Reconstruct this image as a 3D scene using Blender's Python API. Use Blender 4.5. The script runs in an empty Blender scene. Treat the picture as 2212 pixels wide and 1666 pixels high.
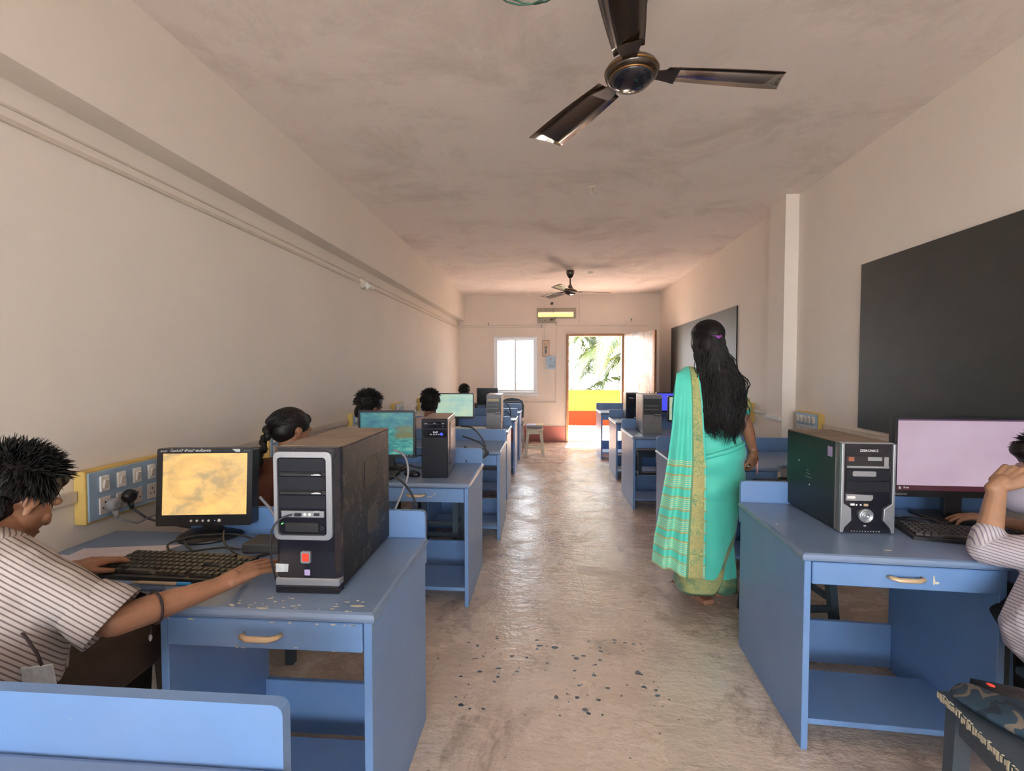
import bpy, bmesh, math, random
from mathutils import Vector as V, Matrix, Euler, noise as mnoise
PI=math.pi; R=math.radians
random.seed(7)
SC=bpy.context.scene; COL=SC.collection
# ---------------------------------------------------------------- camera
F=1000.0; PW,PH=2212,1666; EYE=1.33
YAW=math.atan(72/F); PIT=-0.0329
cd=bpy.data.cameras.new('camera'); cd.sensor_fit='HORIZONTAL'; cd.sensor_width=36; cd.lens=36*F/PW; cd.clip_start=.03; cd.clip_end=200
cam=bpy.data.objects.new('camera',cd); COL.objects.link(cam)
cam.location=(0,0,EYE); cam.rotation_euler=(PI/2+PIT,0,YAW); SC.camera=cam
# ---------------------------------------------------------------- world, sun, exposure
SC.view_settings.view_transform='Standard'; SC.view_settings.look='None'
SC.view_settings.gamma=1; SC.view_settings.use_curve_mapping=False
SC.view_settings.exposure=0.0
SC.cycles.diffuse_bounces=7
w=bpy.data.worlds.new('sky'); SC.world=w; w.use_nodes=True
nt=w.node_tree; nt.nodes.clear()
o_=nt.nodes.new('ShaderNodeOutputWorld'); bg=nt.nodes.new('ShaderNodeBackground')
tc=nt.nodes.new('ShaderNodeTexCoord'); sp=nt.nodes.new('ShaderNodeSeparateXYZ'); cr=nt.nodes.new('ShaderNodeValToRGB')
nt.links.new(tc.outputs['Generated'],sp.inputs[0]); nt.links.new(sp.outputs['Z'],cr.inputs[0])
cr.color_ramp.elements[0].position=0.0; cr.color_ramp.elements[0].color=(.90,.95,1,1)
cr.color_ramp.elements[1].position=.7; cr.color_ramp.elements[1].color=(.72,.85,1,1)
nt.links.new(cr.outputs[0],bg.inputs[0]); bg.inputs[1].default_value=16
nt.links.new(bg.outputs[0],o_.inputs[0])
def lamp(name,typ,loc,rot,**k):
    l=bpy.data.lights.new(name,typ); o=bpy.data.objects.new(name,l); COL.objects.link(o)
    o.location=loc; o.rotation_euler=rot
    for a,b in k.items():
        if a=='portal': l.cycles.is_portal=True
        else: setattr(l,a,b)
    return o
lamp('sun','SUN',(0,14,9),(R(-38),R(6),0),energy=330,angle=R(.6),color=(1,.86,.74))
# sky portals in the openings (guide daylight sampling only)
def portal(n,x0,x1,y,z0,z1,face):
    lamp(n,'AREA',((x0+x1)/2,y,(z0+z1)/2),(R(-90) if face<0 else R(90),0,0),shape='RECTANGLE',size=x1-x0,size_y=z1-z0,portal=True)
WX=[(-1.6,.1),(.2,1.75)]; WY=-4.0
portal('portal_door',.38,1.43,8.83,0,2.0,-1)
portal('portal_window',-.949,-.154,8.83,.883,1.95,-1)
for i,(a,b) in enumerate(WX): portal('portal_near',a,b,WY-.12,.55,2.6,1)
# ---------------------------------------------------------------- helpers
ray_f=V((-math.sin(YAW)*math.cos(PIT),math.cos(YAW)*math.cos(PIT),math.sin(PIT)))
def tag(o,label=None,cat=None,group=None,kind=None):
    if label: o['label']=label
    if cat: o['category']=cat
    if group: o['group']=group
    if kind: o['kind']=kind
    return o
def empty(name,loc=(0,0,0),rz=0,label=None,cat=None,group=None):
    o=bpy.data.objects.new(name,None); COL.objects.link(o); o.location=loc; o.rotation_euler=(0,0,rz)
    o.empty_display_size=.05
    return tag(o,label,cat,group)
def copy_tree(o,parent=None):
    c=o.copy(); COL.objects.link(c); c.parent=parent
    for ch in list(KIDS.get(o.name,[])): 
        k=copy_tree(ch,c)
    return c
KIDS={}
def link(name,me,parent=None,mats=None):
    o=bpy.data.objects.new(name,me); COL.objects.link(o)
    if mats:
        for m in (mats if isinstance(mats,(list,tuple)) else [mats]): me.materials.append(m)
    if parent is not None:
        o.parent=parent; KIDS.setdefault(parent.name,[]).append(o)
    return o
class B:
    """collects shapes, builds ONE mesh object"""
    def __init__(s): s.bm=bmesh.new()
    def _mi(s,fs,mi,sm=False):
        for f in fs: f.material_index=mi; f.smooth=sm
    def box(s,x0,x1,y0,y1,z0,z1,bev=0,mi=0,seg=1,rot=None):
        b=bmesh.new(); bmesh.ops.create_cube(b,size=1)
        for v in b.verts: v.co=V(((x0+x1)/2+v.co.x*(x1-x0),(y0+y1)/2+v.co.y*(y1-y0),(z0+z1)/2+v.co.z*(z1-z0)))
        if bev: bmesh.ops.bevel(b,geom=b.edges[:],offset=bev,segments=seg,profile=.5,affect='EDGES')
        if rot is not None:
            c=V(((x0+x1)/2,(y0+y1)/2,(z0+z1)/2)); bmesh.ops.rotate(b,verts=b.verts,cent=c,matrix=rot)
        s.merge(b,mi); return s
    def merge(s,b,mi=0,sm=False):
        m={}
        for v in b.verts: m[v]=s.bm.verts.new(v.co)
        for f in b.faces:
            try: nf=s.bm.faces.new([m[v] for v in f.verts])
            except ValueError: continue
            nf.material_index=mi; nf.smooth=sm or f.smooth
        b.free()
    def prism(s,pts,z0,z1,mi=0,axis='z',bev=0,seg=2):
        """polygon extruded along axis; pts are the two other coordinates in order"""
        b=bmesh.new()
        def mk(p,t): return {'z':(p[0],p[1],t),'y':(p[0],t,p[1]),'x':(t,p[0],p[1])}[axis]
        a=[b.verts.new(mk(p,z0)) for p in pts]; c=[b.verts.new(mk(p,z1)) for p in pts]; n=len(pts)
        b.faces.new(a[::-1]); b.faces.new(c)
        for i in range(n): b.faces.new([a[i],a[(i+1)%n],c[(i+1)%n],c[i]])
        bmesh.ops.recalc_face_normals(b,faces=b.faces)
        if bev:
            es=[e for e in b.edges if abs((e.verts[0].co-e.verts[1].co)['xyz'.index(axis)])<1e-6]
            bmesh.ops.bevel(b,geom=es,offset=bev,segments=seg,profile=.5,affect='EDGES')
        s.merge(b,mi); return s
    def cyl(s,p,q,r,r2=None,n=16,mi=0,cap=True,sm=True):
        return s.tube([p,q],[r,r if r2 is None else r2],n,mi,cap,sm)
    def tube(s,pts,rad,n=8,mi=0,cap=True,sm=True,flat=1.0):
        pts=[V(p) for p in pts]; k=len(pts)
        if not isinstance(rad,(list,tuple)): rad=[rad]*k
        rings=[]; up=None
        for i,p in enumerate(pts):
            t=(pts[min(i+1,k-1)]-pts[max(i-1,0)])
            if t.length<1e-9: t=V((0,0,1))
            t.normalize()
            if up is None: up=t.orthogonal().normalized()
            else:
                up=(up-t*up.dot(t)); up=up.normalized() if up.length>1e-6 else t.orthogonal().normalized()
            sd=t.cross(up)
            rings.append([s.bm.verts.new(p+(up*math.cos(2*PI*j/n)+sd*math.sin(2*PI*j/n)*flat)*rad[i]) for j in range(n)])
        for a,b in zip(rings,rings[1:]):
            for j in range(n):
                f=s.bm.faces.new([a[j],a[(j+1)%n],b[(j+1)%n],b[j]]); f.material_index=mi; f.smooth=sm
        if cap and n>2:
            for r_,fl in ((rings[0],True),(rings[-1],False)):
                f=s.bm.faces.new(r_[::-1] if fl else r_); f.material_index=mi
        return s
    def lathe(s,prof,c=(0,0,0),n=32,mi=0,axis='z',sm=True):
        """prof: (radius, height) list"""
        c=V(c); rings=[]
        for r_,h in prof:
            ring=[]
            for j in range(n):
                a=2*PI*j/n; x,y=r_*math.cos(a),r_*math.sin(a)
                d={'z':V((x,y,h)),'y':V((x,h,y)),'x':V((h,x,y))}[axis]
                ring.append(s.bm.verts.new(c+d))
            rings.append(ring)
        for a,b in zip(rings,rings[1:]):
            for j in range(n):
                f=s.bm.faces.new([a[j],a[(j+1)%n],b[(j+1)%n],b[j]]); f.material_index=mi; f.smooth=sm
        for r_ in (rings[0],rings[-1]):
            f=s.bm.faces.new(r_); f.material_index=mi
        return s
    def ball(s,c,r,rot=None,sub=2,mi=0):
        b=bmesh.new(); bmesh.ops.create_icosphere(b,subdivisions=sub,radius=1)
        r=r if isinstance(r,(tuple,list)) else (r,r,r)
        for v in b.verts:
            p=V((v.co.x*r[0],v.co.y*r[1],v.co.z*r[2]))
            if rot is not None: p=rot@p
            v.co=p+V(c)
        s.merge(b,mi,True); return s
    def cap(s,p,q,r1,r2=None,sub=2):
        r2=r1 if r2 is None else r2
        b=bmesh.new()
        for c,r in ((p,r1),(q,r2)):
            g=bmesh.ops.create_icosphere(b,subdivisions=sub,radius=r)['verts']
            bmesh.ops.translate(b,verts=g,vec=V(c))
        h=bmesh.ops.convex_hull(b,input=b.verts[:])
        dead=[e for e in h['geom_interior'] if isinstance(e,bmesh.types.BMVert)]
        if dead: bmesh.ops.delete(b,geom=dead,context='VERTS')
        s.merge(b,0,True); return s
    def quad(s,pts,mi=0,sm=False):
        f=s.bm.faces.new([s.bm.verts.new(V(p)) for p in pts]); f.material_index=mi; f.smooth=sm; return s
    def move(s,M4):
        bmesh.ops.transform(s.bm,matrix=M4,verts=s.bm.verts); return s
    def build(s,name,mats,parent=None,recalc=True,**k):
        if recalc: bmesh.ops.recalc_face_normals(s.bm,faces=s.bm.faces)
        me=bpy.data.meshes.new(name); s.bm.to_mesh(me); s.bm.free()
        o=link(name,me,parent,mats)
        if k: tag(o,**k)
        return o
def voxel(bld,name,size,mats,parent=None,smooth=3,post=None,**k):
    """union all closed shapes of a builder into one continuous skin"""
    me=bpy.data.meshes.new('tmp'); bld.bm.to_mesh(me); bld.bm.free()
    o=bpy.data.objects.new('tmp',me); COL.objects.link(o)
    m=o.modifiers.new('r','REMESH'); m.mode='VOXEL'; m.voxel_size=size; m.use_smooth_shade=True
    if smooth:
        m=o.modifiers.new('s','SMOOTH'); m.factor=.5; m.iterations=smooth
    bpy.context.view_layer.update()
    dg=bpy.context.evaluated_depsgraph_get()
    out=bpy.data.meshes.new_from_object(o.evaluated_get(dg))
    bpy.data.objects.remove(o); out.name=name
    out.materials.clear()
    for p in out.polygons: p.use_smooth=True; p.material_index=0
    if post: post(out)
    ob=link(name,out,parent,mats)
    if k: tag(ob,**k)
    return ob
def text(name,body,size,mat_,parent,loc,rot,depth=.0004,font=None,sx=1,align='CENTER'):
    cu=bpy.data.curves.new('t','FONT'); cu.body=body; cu.size=size; cu.extrude=depth; cu.align_x=align; cu.align_y='CENTER'; cu.resolution_u=3
    o=bpy.data.objects.new('t',cu); COL.objects.link(o)
    bpy.context.view_layer.update()
    me=bpy.data.meshes.new_from_object(o.evaluated_get(bpy.context.evaluated_depsgraph_get()))
    bpy.data.objects.remove(o)
    me.name=name; me.materials.clear()
    ob=link(name,me,parent,mat_); ob.location=loc; ob.rotation_euler=rot; ob.scale=(sx,1,1)
    return ob
# ---------------------------------------------------------------- materials
def srgb(r,g,b):
    f=lambda c:(c/255/12.92 if c/255<=.04045 else ((c/255+.055)/1.055)**2.4)
    return (f(r),f(g),f(b),1)
class NT:
    def __init__(s,name):
        s.m=bpy.data.materials.new(name); s.m.use_nodes=True; s.t=s.m.node_tree
        s.p=s.t.nodes['Principled BSDF']; s.out=s.t.nodes['Material Output']
    def n(s,typ,**k):
        x=s.t.nodes.new('ShaderNode'+typ)
        for a,b in k.items():
            if a[0]=='i' and a[1:].isdigit(): x.inputs[int(a[1:])].default_value=b
            elif a.startswith('in_'): x.inputs[a[3:].replace('_',' ')].default_value=b
            else: setattr(x,a,b)
        return x
    def l(s,a,b): s.t.links.new(a,b); return s
    def coord(s,kind='Object',scale=None):
        c=s.n('TexCoord').outputs[kind]
        if scale is not None:
            mp=s.n('Mapping'); mp.inputs['Scale'].default_value=scale if isinstance(scale,tuple) else (scale,)*3
            s.l(c,mp.inputs[0]); c=mp.outputs[0]
        return c
    def noise(s,scale,detail=4,rough=.6,vec=None,dist=0):
        x=s.n('TexNoise'); x.inputs['Scale'].default_value=scale; x.inputs['Detail'].default_value=detail; x.inputs['Roughness'].default_value=rough; x.inputs['Distortion'].default_value=dist
        s.l(vec if vec is not None else s.coord(),x.inputs['Vector']); return x.outputs['Fac']
    def ramp(s,fac,stops,interp='LINEAR'):
        x=s.n('ValToRGB'); x.color_ramp.interpolation=interp; e=x.color_ramp.elements
        while len(e)<len(stops): e.new(.5)
        for el,(p,c) in zip(e,stops):
            el.position=p; el.color=c if isinstance(c,tuple) else (c,c,c,1)
        s.l(fac,x.inputs[0]); return x.outputs[0]
    def mix(s,fac,a,b,blend='MIX'):
        x=s.n('Mix',data_type='RGBA',blend_type=blend)
        for sock,v in ((x.inputs[0],fac),(x.inputs[6],a),(x.inputs[7],b)):
            if hasattr(v,'is_linked'): s.l(v,sock)
            else: sock.default_value=v
        return x.outputs[2]
    def math(s,op,a,b=None,c=None,clamp=False):
        x=s.n('Math',operation=op,use_clamp=clamp)
        for i,v in enumerate((a,b,c)):
            if v is None: continue
            if hasattr(v,'is_linked'): s.l(v,x.inputs[i])
            else: x.inputs[i].default_value=v
        return x.outputs[0]
    def bump(s,h,strength=.2,dist=.01):
        x=s.n('Bump'); x.inputs['Strength'].default_value=strength; x.inputs['Distance'].default_value=dist
        s.l(h,x.inputs['Height']); s.l(x.outputs[0],s.p.inputs['Normal'])
    def base(s,c):
        if hasattr(c,'is_linked'): s.l(c,s.p.inputs['Base Color'])
        else: s.p.inputs['Base Color'].default_value=c
    def set(s,**k):
        for a,b in k.items():
            sock=s.p.inputs[a.replace('_',' ')]
            if hasattr(b,'is_linked'): s.l(b,sock)
            else: sock.default_value=b
        return s
def mul(c,f): return (min(c[0]*f,1),min(c[1]*f,1),min(c[2]*f,1),1)
def M(name,c,rough=.5,metal=0,var=.15,scale=14,bump=0,spec=.5,coat=0,bscale=60):
    t=NT(name); f=t.noise(scale,5)
    t.base(t.ramp(f,[(.3,mul(c,1-var)),(.7,mul(c,1+var*.6))]))
    t.set(Roughness=rough,Metallic=metal,Specular_IOR_Level=spec)
    if coat: t.set(Coat_Weight=coat,Coat_Roughness=.1)
    if bump: t.bump(t.noise(bscale,4),bump,.004)
    return t.m
def emit(name,fn,strength=1.0):
    t=NT(name); c=fn(t) if callable(fn) else fn
    t.base((.02,.02,.02,1)); t.set(Roughness=.35,Emission_Strength=strength)
    if hasattr(c,'is_linked'): t.l(c,t.p.inputs['Emission Color'])
    else: t.p.inputs['Emission Color'].default_value=c
    return t.m
# plaster walls
def plaster(name,c,stain=.12,bump=.12,sc=1.3,streak=None):
    t=NT(name); co=t.coord()
    a=t.noise(sc,6,.65,co); b=t.noise(9,5,.6,co)
    col=t.ramp(a,[(.3,mul(c,1-stain)),(.62,c)])
    col=t.mix(t.ramp(b,[(.35,.0),(.8,.35)]),col,mul(c,1-stain*.8))
    t.base(col); t.set(Roughness=.85,Specular_IOR_Level=.25)
    t.bump(t.noise(35,5,.6,co),bump,.004); return t.m
m_wall=plaster('wall_plaster',(.75,.695,.63,1),.06)
m_wallR=plaster('wall_plaster_right',(.83,.765,.69,1),.05)
m_ceil=NT('ceiling_plaster')
_c=m_ceil.coord(); a=m_ceil.noise(1.6,8,.7,_c,.4); s_=m_ceil.noise(1.1,3,.5,m_ceil.coord('Object',(.6,2.2,1)))
cc=m_ceil.ramp(a,[(.36,(.68,.615,.58,1)),(.52,(.84,.775,.74,1)),(.75,(.87,.81,.78,1))])
cc=m_ceil.mix(m_ceil.ramp(s_,[(.4,0.),(.7,.30)]),cc,(.79,.72,.68,1))
m_ceil.base(cc); m_ceil.set(Roughness=.9,Specular_IOR_Level=.2); m_ceil.bump(m_ceil.noise(26,6,.65,_c),.25,.006); m_ceil=m_ceil.m
# concrete floor: worn, with polished patches, dark damp-looking stains and blue paint drips in the aisle
t=NT('concrete_floor'); co=t.coord()
a=t.noise(1.7,8,.65,co,.3); b=t.noise(6,8,.7,co); c_=t.noise(30,5,.6,co)
col=t.ramp(a,[(.3,(.52,.415,.335,1)),(.5,(.68,.555,.46,1)),(.7,(.74,.625,.53,1))])
col=t.mix(t.ramp(b,[(.42,0.),(.75,.6)]),col,(.55,.44,.35,1))
col=t.mix(t.ramp(c_,[(.4,0.),(.8,.3)]),col,(.72,.61,.51,1))
st=t.noise(1.25,7,.72,t.coord('Object',(1.3,1,1)),.6)
col=t.mix(t.ramp(st,[(.535,0.),(.60,.62)]),col,(.30,.235,.185,1))
# paint drips
sx=t.n('SeparateXYZ'); t.l(co,sx.inputs[0])
def box1(o,a0,b0,fe):
    u=t.math('DIVIDE',t.math('SUBTRACT',o,a0),fe,clamp=True); v=t.math('DIVIDE',t.math('SUBTRACT',b0,o),fe,clamp=True)
    return t.math('MULTIPLY',u,v)
msk=t.math('MULTIPLY',box1(sx.outputs[0],-.42,.55,.12),box1(sx.outputs[1],1.7,2.32,.12))
def drips(scale,thr,keep,shift):
    mp=t.n('Mapping'); mp.inputs['Location'].default_value=(shift,shift*.7,0); mp.inputs['Scale'].default_value=(1,1.15,0)
    ds=t.noise(9,3,.6,co); cb=t.n('MixRGB') if False else None
    t.l(co,mp.inputs[0])
    w_=t.n('VectorMath',operation='ADD'); sc_=t.n('VectorMath',operation='SCALE'); nn=t.n('TexNoise'); nn.inputs['Scale'].default_value=22
    t.l(co,nn.inputs['Vector']); t.l(nn.outputs['Color'],sc_.inputs[0]); sc_.inputs['Scale'].default_value=.035
    t.l(mp.outputs[0],w_.inputs[0]); t.l(sc_.outputs[0],w_.inputs[1])
    vo=t.n('TexVoronoi',voronoi_dimensions='2D'); vo.inputs['Scale'].default_value=scale; t.l(w_.outputs[0],vo.inputs['Vector'])
    sp_=t.n('SeparateColor'); t.l(vo.outputs['Color'],sp_.inputs[0])
    small=t.math('LESS_THAN',vo.outputs['Distance'],t.math('MULTIPLY',sp_.outputs[1],thr))
    return t.math('MULTIPLY',small,t.math('GREATER_THAN',sp_.outputs[0],keep))
dr=t.math('MAXIMUM',drips(11,.17,.66,0),drips(24,.26,.66,3.3))
clus=t.ramp(t.noise(4.5,2,.5,co),[(.40,0.),(.46,1.)]); dr=t.math('MULTIPLY',dr,t.math('GREATER_THAN',clus,.4))
dr=t.math('MULTIPLY',dr,t.math('GREATER_THAN',msk,.35))
few=drips(9,.055,.6,9.1)
col=t.mix(dr,col,(.055,.085,.12,1)); col=t.mix(t.math('MULTIPLY',few,.75),col,(.10,.09,.085,1))
t.base(col)
pol=t.ramp(t.noise(2.4,8,.7,t.coord('Object',(1.0,1.6,1)),.5),[(.40,.12),(.52,.26),(.72,.6)])
t.set(Roughness=pol,Specular_IOR_Level=.8)
hh=t.math('ADD',t.noise(16,5,.6,t.coord('Object',(.8,1.5,1))),t.math('MULTIPLY',t.noise(55,3,.5,co),.3))
t.bump(hh,.42,.013); m_floor=t.m
# glossy blue enamel with chips down to cream primer
def enamel(name,c,rough=.28,chips=.70,dust=.25):
    t=NT(name); co=t.coord()
    a=t.noise(3,5,.6,co); col=t.ramp(a,[(.3,mul(c,.88)),(.7,mul(c,1.06))])
    d=t.noise(2.5,3,.5,co); col=t.mix(t.math('MULTIPLY',t.ramp(d,[(.3,.3),(.75,1.)]),dust),col,(.30,.29,.29,1))
    ch=t.noise(24,5,.75,t.coord('Object',(1,.7,2.0))); zz=t.noise(2.6,2,.5,co)
    k=t.math('MULTIPLY',t.math('GREATER_THAN',ch,chips),t.math('GREATER_THAN',zz,.52))
    col=t.mix(k,col,(.56,.52,.38,1)); t.base(col)
    t.set(Roughness=rough+.07,Specular_IOR_Level=.55)
    t.bump(t.noise(50,4,.6,co),.05,.002); return t.m
BLUE=(.118,.268,.56,1)
m_blue=enamel('blue_enamel',BLUE); m_bluetop=enamel('blue_enamel_top',(.135,.25,.45,1),.2,.95,.5)
m_bluedark=enamel('dark_blue_stool_enamel',(.035,.06,.085,1),.45,.70,.12)
m_chip=M('cream_primer_chip',(.60,.56,.42,1),.6)
m_handle=M('handle_metal',(.62,.47,.30,1),.35,.3,.2)
m_black=M('black_plastic',(.018,.018,.020,1),.35,0,.2)
m_blackg=M('black_gloss_plastic',(.012,.012,.018,1),.12,0,.2)
m_dusty=M('dusty_black_metal',(.055,.052,.05,1),.6,0,.4,9)
m_silver=M('silver_plastic',(.38,.40,.43,1),.3,.6,.08)
m_white=M('white_plastic',(.75,.73,.68,1),.4)
m_grey=M('grey_plastic',(.25,.25,.26,1),.45)
m_cable=M('black_cable',(.02,.02,.022,1),.45)
m_cableg=M('grey_cable',(.22,.22,.24,1),.45)
m_yellow=M('yellow_ochre_box',(.62,.44,.13,1),.55,0,.15)
m_boxblue=M('pale_blue_plate',(.30,.42,.56,1),.4)
_g=NT('window_glass'); _g.set(Roughness=.03,Specular_IOR_Level=.5); _g.base((.9,.95,1,1)); _tr=_g.n('BsdfTransparent'); _mx=_g.n('MixShader'); _lw=_g.n('LayerWeight'); _lw.inputs[0].default_value=.25
_g.l(_g.math('ADD',_g.math('MULTIPLY',_lw.outputs[0],.5),.04),_mx.inputs[0]); _g.l(_tr.outputs[0],_mx.inputs[1]); _g.l(_g.p.outputs[0],_mx.inputs[2]); _g.l(_mx.outputs[0],_g.out.inputs[0]); m_glass=_g.m
m_alu=M('white_aluminium',(.70,.70,.72,1),.4,.1,.05)
m_pvc=M('cream_conduit_plastic',(.60,.54,.46,1),.5,0,.1)
m_text=M('white_print',(.75,.75,.75,1),.5,0,0)
# ================================================================ the room
def wl(y): return -1.70+.0123*(y-1.3)
def wr(y): return 1.985+.0123*(y-2.0)
YB=8.61; ZC=2.73; YF=WY
def S(o): o['kind']='structure'; return o
S(B().box(-2.6,2.9,YF-.3,YB+.1,-.12,0).build('floor',m_floor))
S(B().box(-2.2,2.6,YF-.2,YB+.2,ZC,ZC+.12).build('ceiling',m_ceil))
S(B().prism([(wl(YF),YF-.2),(wl(YB),YB+.0),(wl(YB)-.2,YB),(wl(YF)-.2,YF-.2)],0,ZC).build('wall_left',m_wall))
S(B().prism([(wr(YF),YF-.2),(wr(YB),YB+.0),(wr(YB)+.2,YB),(wr(YF)+.2,YF-.2)],0,ZC).build('wall_right',m_wallR))
# beam along the left wall, pillar on the right wall
def bl(y): return -1.565+.0085*(y-1.3)
S(B().prism([(bl(YF),YF),(bl(YB),YB),(wl(YB)-.01,YB),(wl(YF)-.01,YF)],2.245,ZC).build('trim_1',m_wall))
S(B().prism([(1.905,3.875),(1.915,4.16),(2.06,4.16),(2.06,3.875)],0,ZC).build('trim_2',m_wallR))
def wall_holes(name,x0,x1,y0,y1,z0,z1,holes,m):
    xs=sorted({x0,x1,*[h[0] for h in holes],*[h[1] for h in holes]}); zs=sorted({z0,z1,*[h[2] for h in holes],*[h[3] for h in holes]})
    b=B()
    for a,c in zip(xs,xs[1:]):
        run=None
        for d,e in list(zip(zs,zs[1:]))+[(None,None)]:
            hole=d is None or any(h[0]<=a+1e-6 and c-1e-6<=h[1] and h[2]<=d+1e-6 and e-1e-6<=h[3] for h in holes)
            if not hole: run=(run[0],e) if run else (d,e)
            elif run: b.box(a,c,y0,y1,run[0],run[1]); run=None
    return S(b.build(name,m))
DX0,DX1=.385,1.435; WZ0,WZ1,WX0,WX1=.883,1.955,-.965,-.150
m_wallB=plaster('wall_plaster_back',(.76,.67,.59,1),.07)
wall_holes('wall_back',wl(YB)-.2,wr(YB)+.2,YB,YB+.2,0,ZC,[(DX0,DX1,0,2.0),(WX0,WX1,WZ0,WZ1),(-.135,.515,2.315,2.405)],m_wallB)
wall_holes('wall_front',wl(YF)-.2,wr(YF)+.2,YF-.2,YF,0,ZC,[(a,b,.55,2.6) for a,b in WX],m_wall)
m_red=M('dark_red_skirting_paint',(.19,.055,.045,1),.5,0,.15)
S(B().box(-.75,DX0-.01,YB-.012,YB+.0,0,.29).build('baseboard_back',m_red))
# sliding window in the back wall
wn=empty('window_1',((WX0+WX1)/2,YB,WZ0)); wn['kind']='structure'
hw=(WX1-WX0)/2; hh_=WZ1-WZ0
f=B(); 
for a in ((-hw,-hw+.045,0,hh_),(hw-.045,hw,0,hh_),(-hw+.044,hw-.044,0,.045),(-hw+.044,hw-.044,hh_-.045,hh_)): f.box(a[0],a[1],-.02 if a[1]-a[0]<.1 else -.018,.06 if a[1]-a[0]<.1 else .058,a[2]+(0 if a[1]-a[0]<.1 else .001),a[3]-(0 if a[1]-a[0]<.1 else .001),.004)
f.build('window_frame',m_alu,wn)
f=B()
for s0,yy in ((-1,.0),(1,.02)):
    xa,xb=(-hw+.045,.012) if s0<0 else (-.012,hw-.045)
    f=B()
    for a in ((xa,xa+.028,.045,hh_-.045,0),(xb-.028,xb,.045,hh_-.045,0),(xa+.027,xb-.027,.046,.08,.001),(xa+.027,xb-.027,hh_-.075,hh_-.046,.001)): f.box(a[0],a[1],yy+a[4],yy+.018-a[4],a[2],a[3],.002)
    sf=f.build('sliding_sash',m_alu,wn)
    B().box(xa+.02,xb-.02,yy+.007,yy+.011,.07,hh_-.065).build('pane',m_glass,sf)
B().box(-hw-.03,hw+.03,-.035,.0,-.03,0,.004).build('sill',m_alu,wn)
# openings behind the camera
for i,(a,b_) in enumerate(WX):
    f=B()
    for q in ((a,a+.05,.55,2.6),(b_-.05,b_,.55,2.6),(a+.05,b_-.05,.55,.6),(a+.05,b_-.05,2.55,2.6),((a+b_)/2-.02,(a+b_)/2+.02,.6,2.55)): f.box(q[0],q[1],YF-.12,YF-.06,q[2],q[3],.004)
    S(f.build('window_%d'%(i+2),m_alu))
# door: brown frame, leaf standing open into the room
m_wood=M('brown_door_wood',(.26,.13,.06,1),.45,0,.25)
m_leaf=NT('door_sheet'); _n=m_leaf.noise(2.2,6,.7,m_leaf.coord('Object',(1.5,1,.8)),.8)
m_leaf.base(m_leaf.ramp(_n,[(.35,(.15,.10,.07,1)),(.52,(.24,.20,.17,1)),(.68,(.34,.345,.35,1))]))
m_leaf.set(Roughness=m_leaf.ramp(_n,[(.35,.45),(.65,.22)]),Metallic=.45); m_leaf.bump(m_leaf.noise(4,3),.15,.01); m_leaf=m_leaf.m
d=empty('door_1',(DX1,YB,0)); d['kind']='structure'
f=B(); f.box(DX0-DX1-.0,DX0-DX1+.045,-.03,.1,0,2.0,.004).box(-.045,0,-.03,.1,0,2.0,.004).box(DX0-DX1+.044,-.044,-.028,.098,1.956,1.999,.004)
f.build('door_frame',m_wood,d)
B().box(DX0-DX1+.045,-.045,-.02,.06,0,.02,.003).build('threshold',m_red,d)
leaf=empty('door_leaf',(0,-.03,0),-R(112)); leaf.parent=d
# leaf extends in -X of its own frame from the hinge
leaf.rotation_euler=(0,0,R(110))
B().box(-.94,-.01,-.014,.014,.02,1.985,.003).build('leaf_panel',m_leaf,leaf)
f=B(); f.box(-1.0,-.94,-.02,.02,.02,1.985,.003); f.build('leaf_edge',m_wood,leaf)
f=B(); f.tube([(-.86,.03,.98),(-.9,.045,.98),(-.9,.045,.86),(-.82,.03,.86),(-.82,.045,.98),(-.86,.03,.98)],.005,6); f.build('door_handle',m_grey,leaf)
f=B(); f.cyl((-.96,.04,.72),(-.74,.04,.72),.008,n=8).box(-.88,-.8,.018,.045,.70,.74,.003); f.build('door_bolt',m_alu,leaf)
# ---------------------------------------------------------------- outside
m_oxide=M('red_oxide_floor',(.60,.46,.38,1),.5,0,.1)
m_py=M('yellow_parapet_paint',(.125,.088,.016,1),.6,0,.06,5); m_po=M('orange_parapet_paint',(.075,.012,.004,1),.6,0,.06,5)
S(B().box(-4,6,YB+.1,11.5,-.15,0).build('floor_balcony',m_oxide))
S(B().box(-4,6,11.25,11.45,.35,.82).box(-4.02,6.02,11.22,11.48,.82,.852).build('wall_parapet',m_py))
S(B().box(-4,6,11.24,11.45,0,.35).build('trim_3',m_po))
S(B().box(-4,6,YB+.2,9.75,2.62,2.74).box(-4,6,9.65,9.75,2.26,2.62).build('trim_4',M('yellow_eave_paint',(.80,.62,.16,1),.6,0,.05,5)))
for _m in (m_py,m_po): _m.node_tree.nodes['Principled BSDF'].inputs['Specular IOR Level'].default_value=.08; _m.node_tree.nodes['Principled BSDF'].inputs['Roughness'].default_value=.9
m_grass=M('scrub_ground',(.20,.19,.175,1),.9,0,.4,2)
S(B().box(-60,60,-60,70,-3.3,-3.2).build('ground',m_grass))
m_leafg=NT('palm_leaf'); _q=m_leafg.noise(3,4); m_leafg.base(m_leafg.ramp(_q,[(.3,(.016,.036,.007,1)),(.5,(.055,.085,.022,1)),(.72,(.16,.16,.06,1))])); m_leafg.set(Roughness=.4)
m_leafg=m_leafg.m
m_trunk=M('palm_trunk',(.25,.2,.15,1),.9,0,.3,9)
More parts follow.
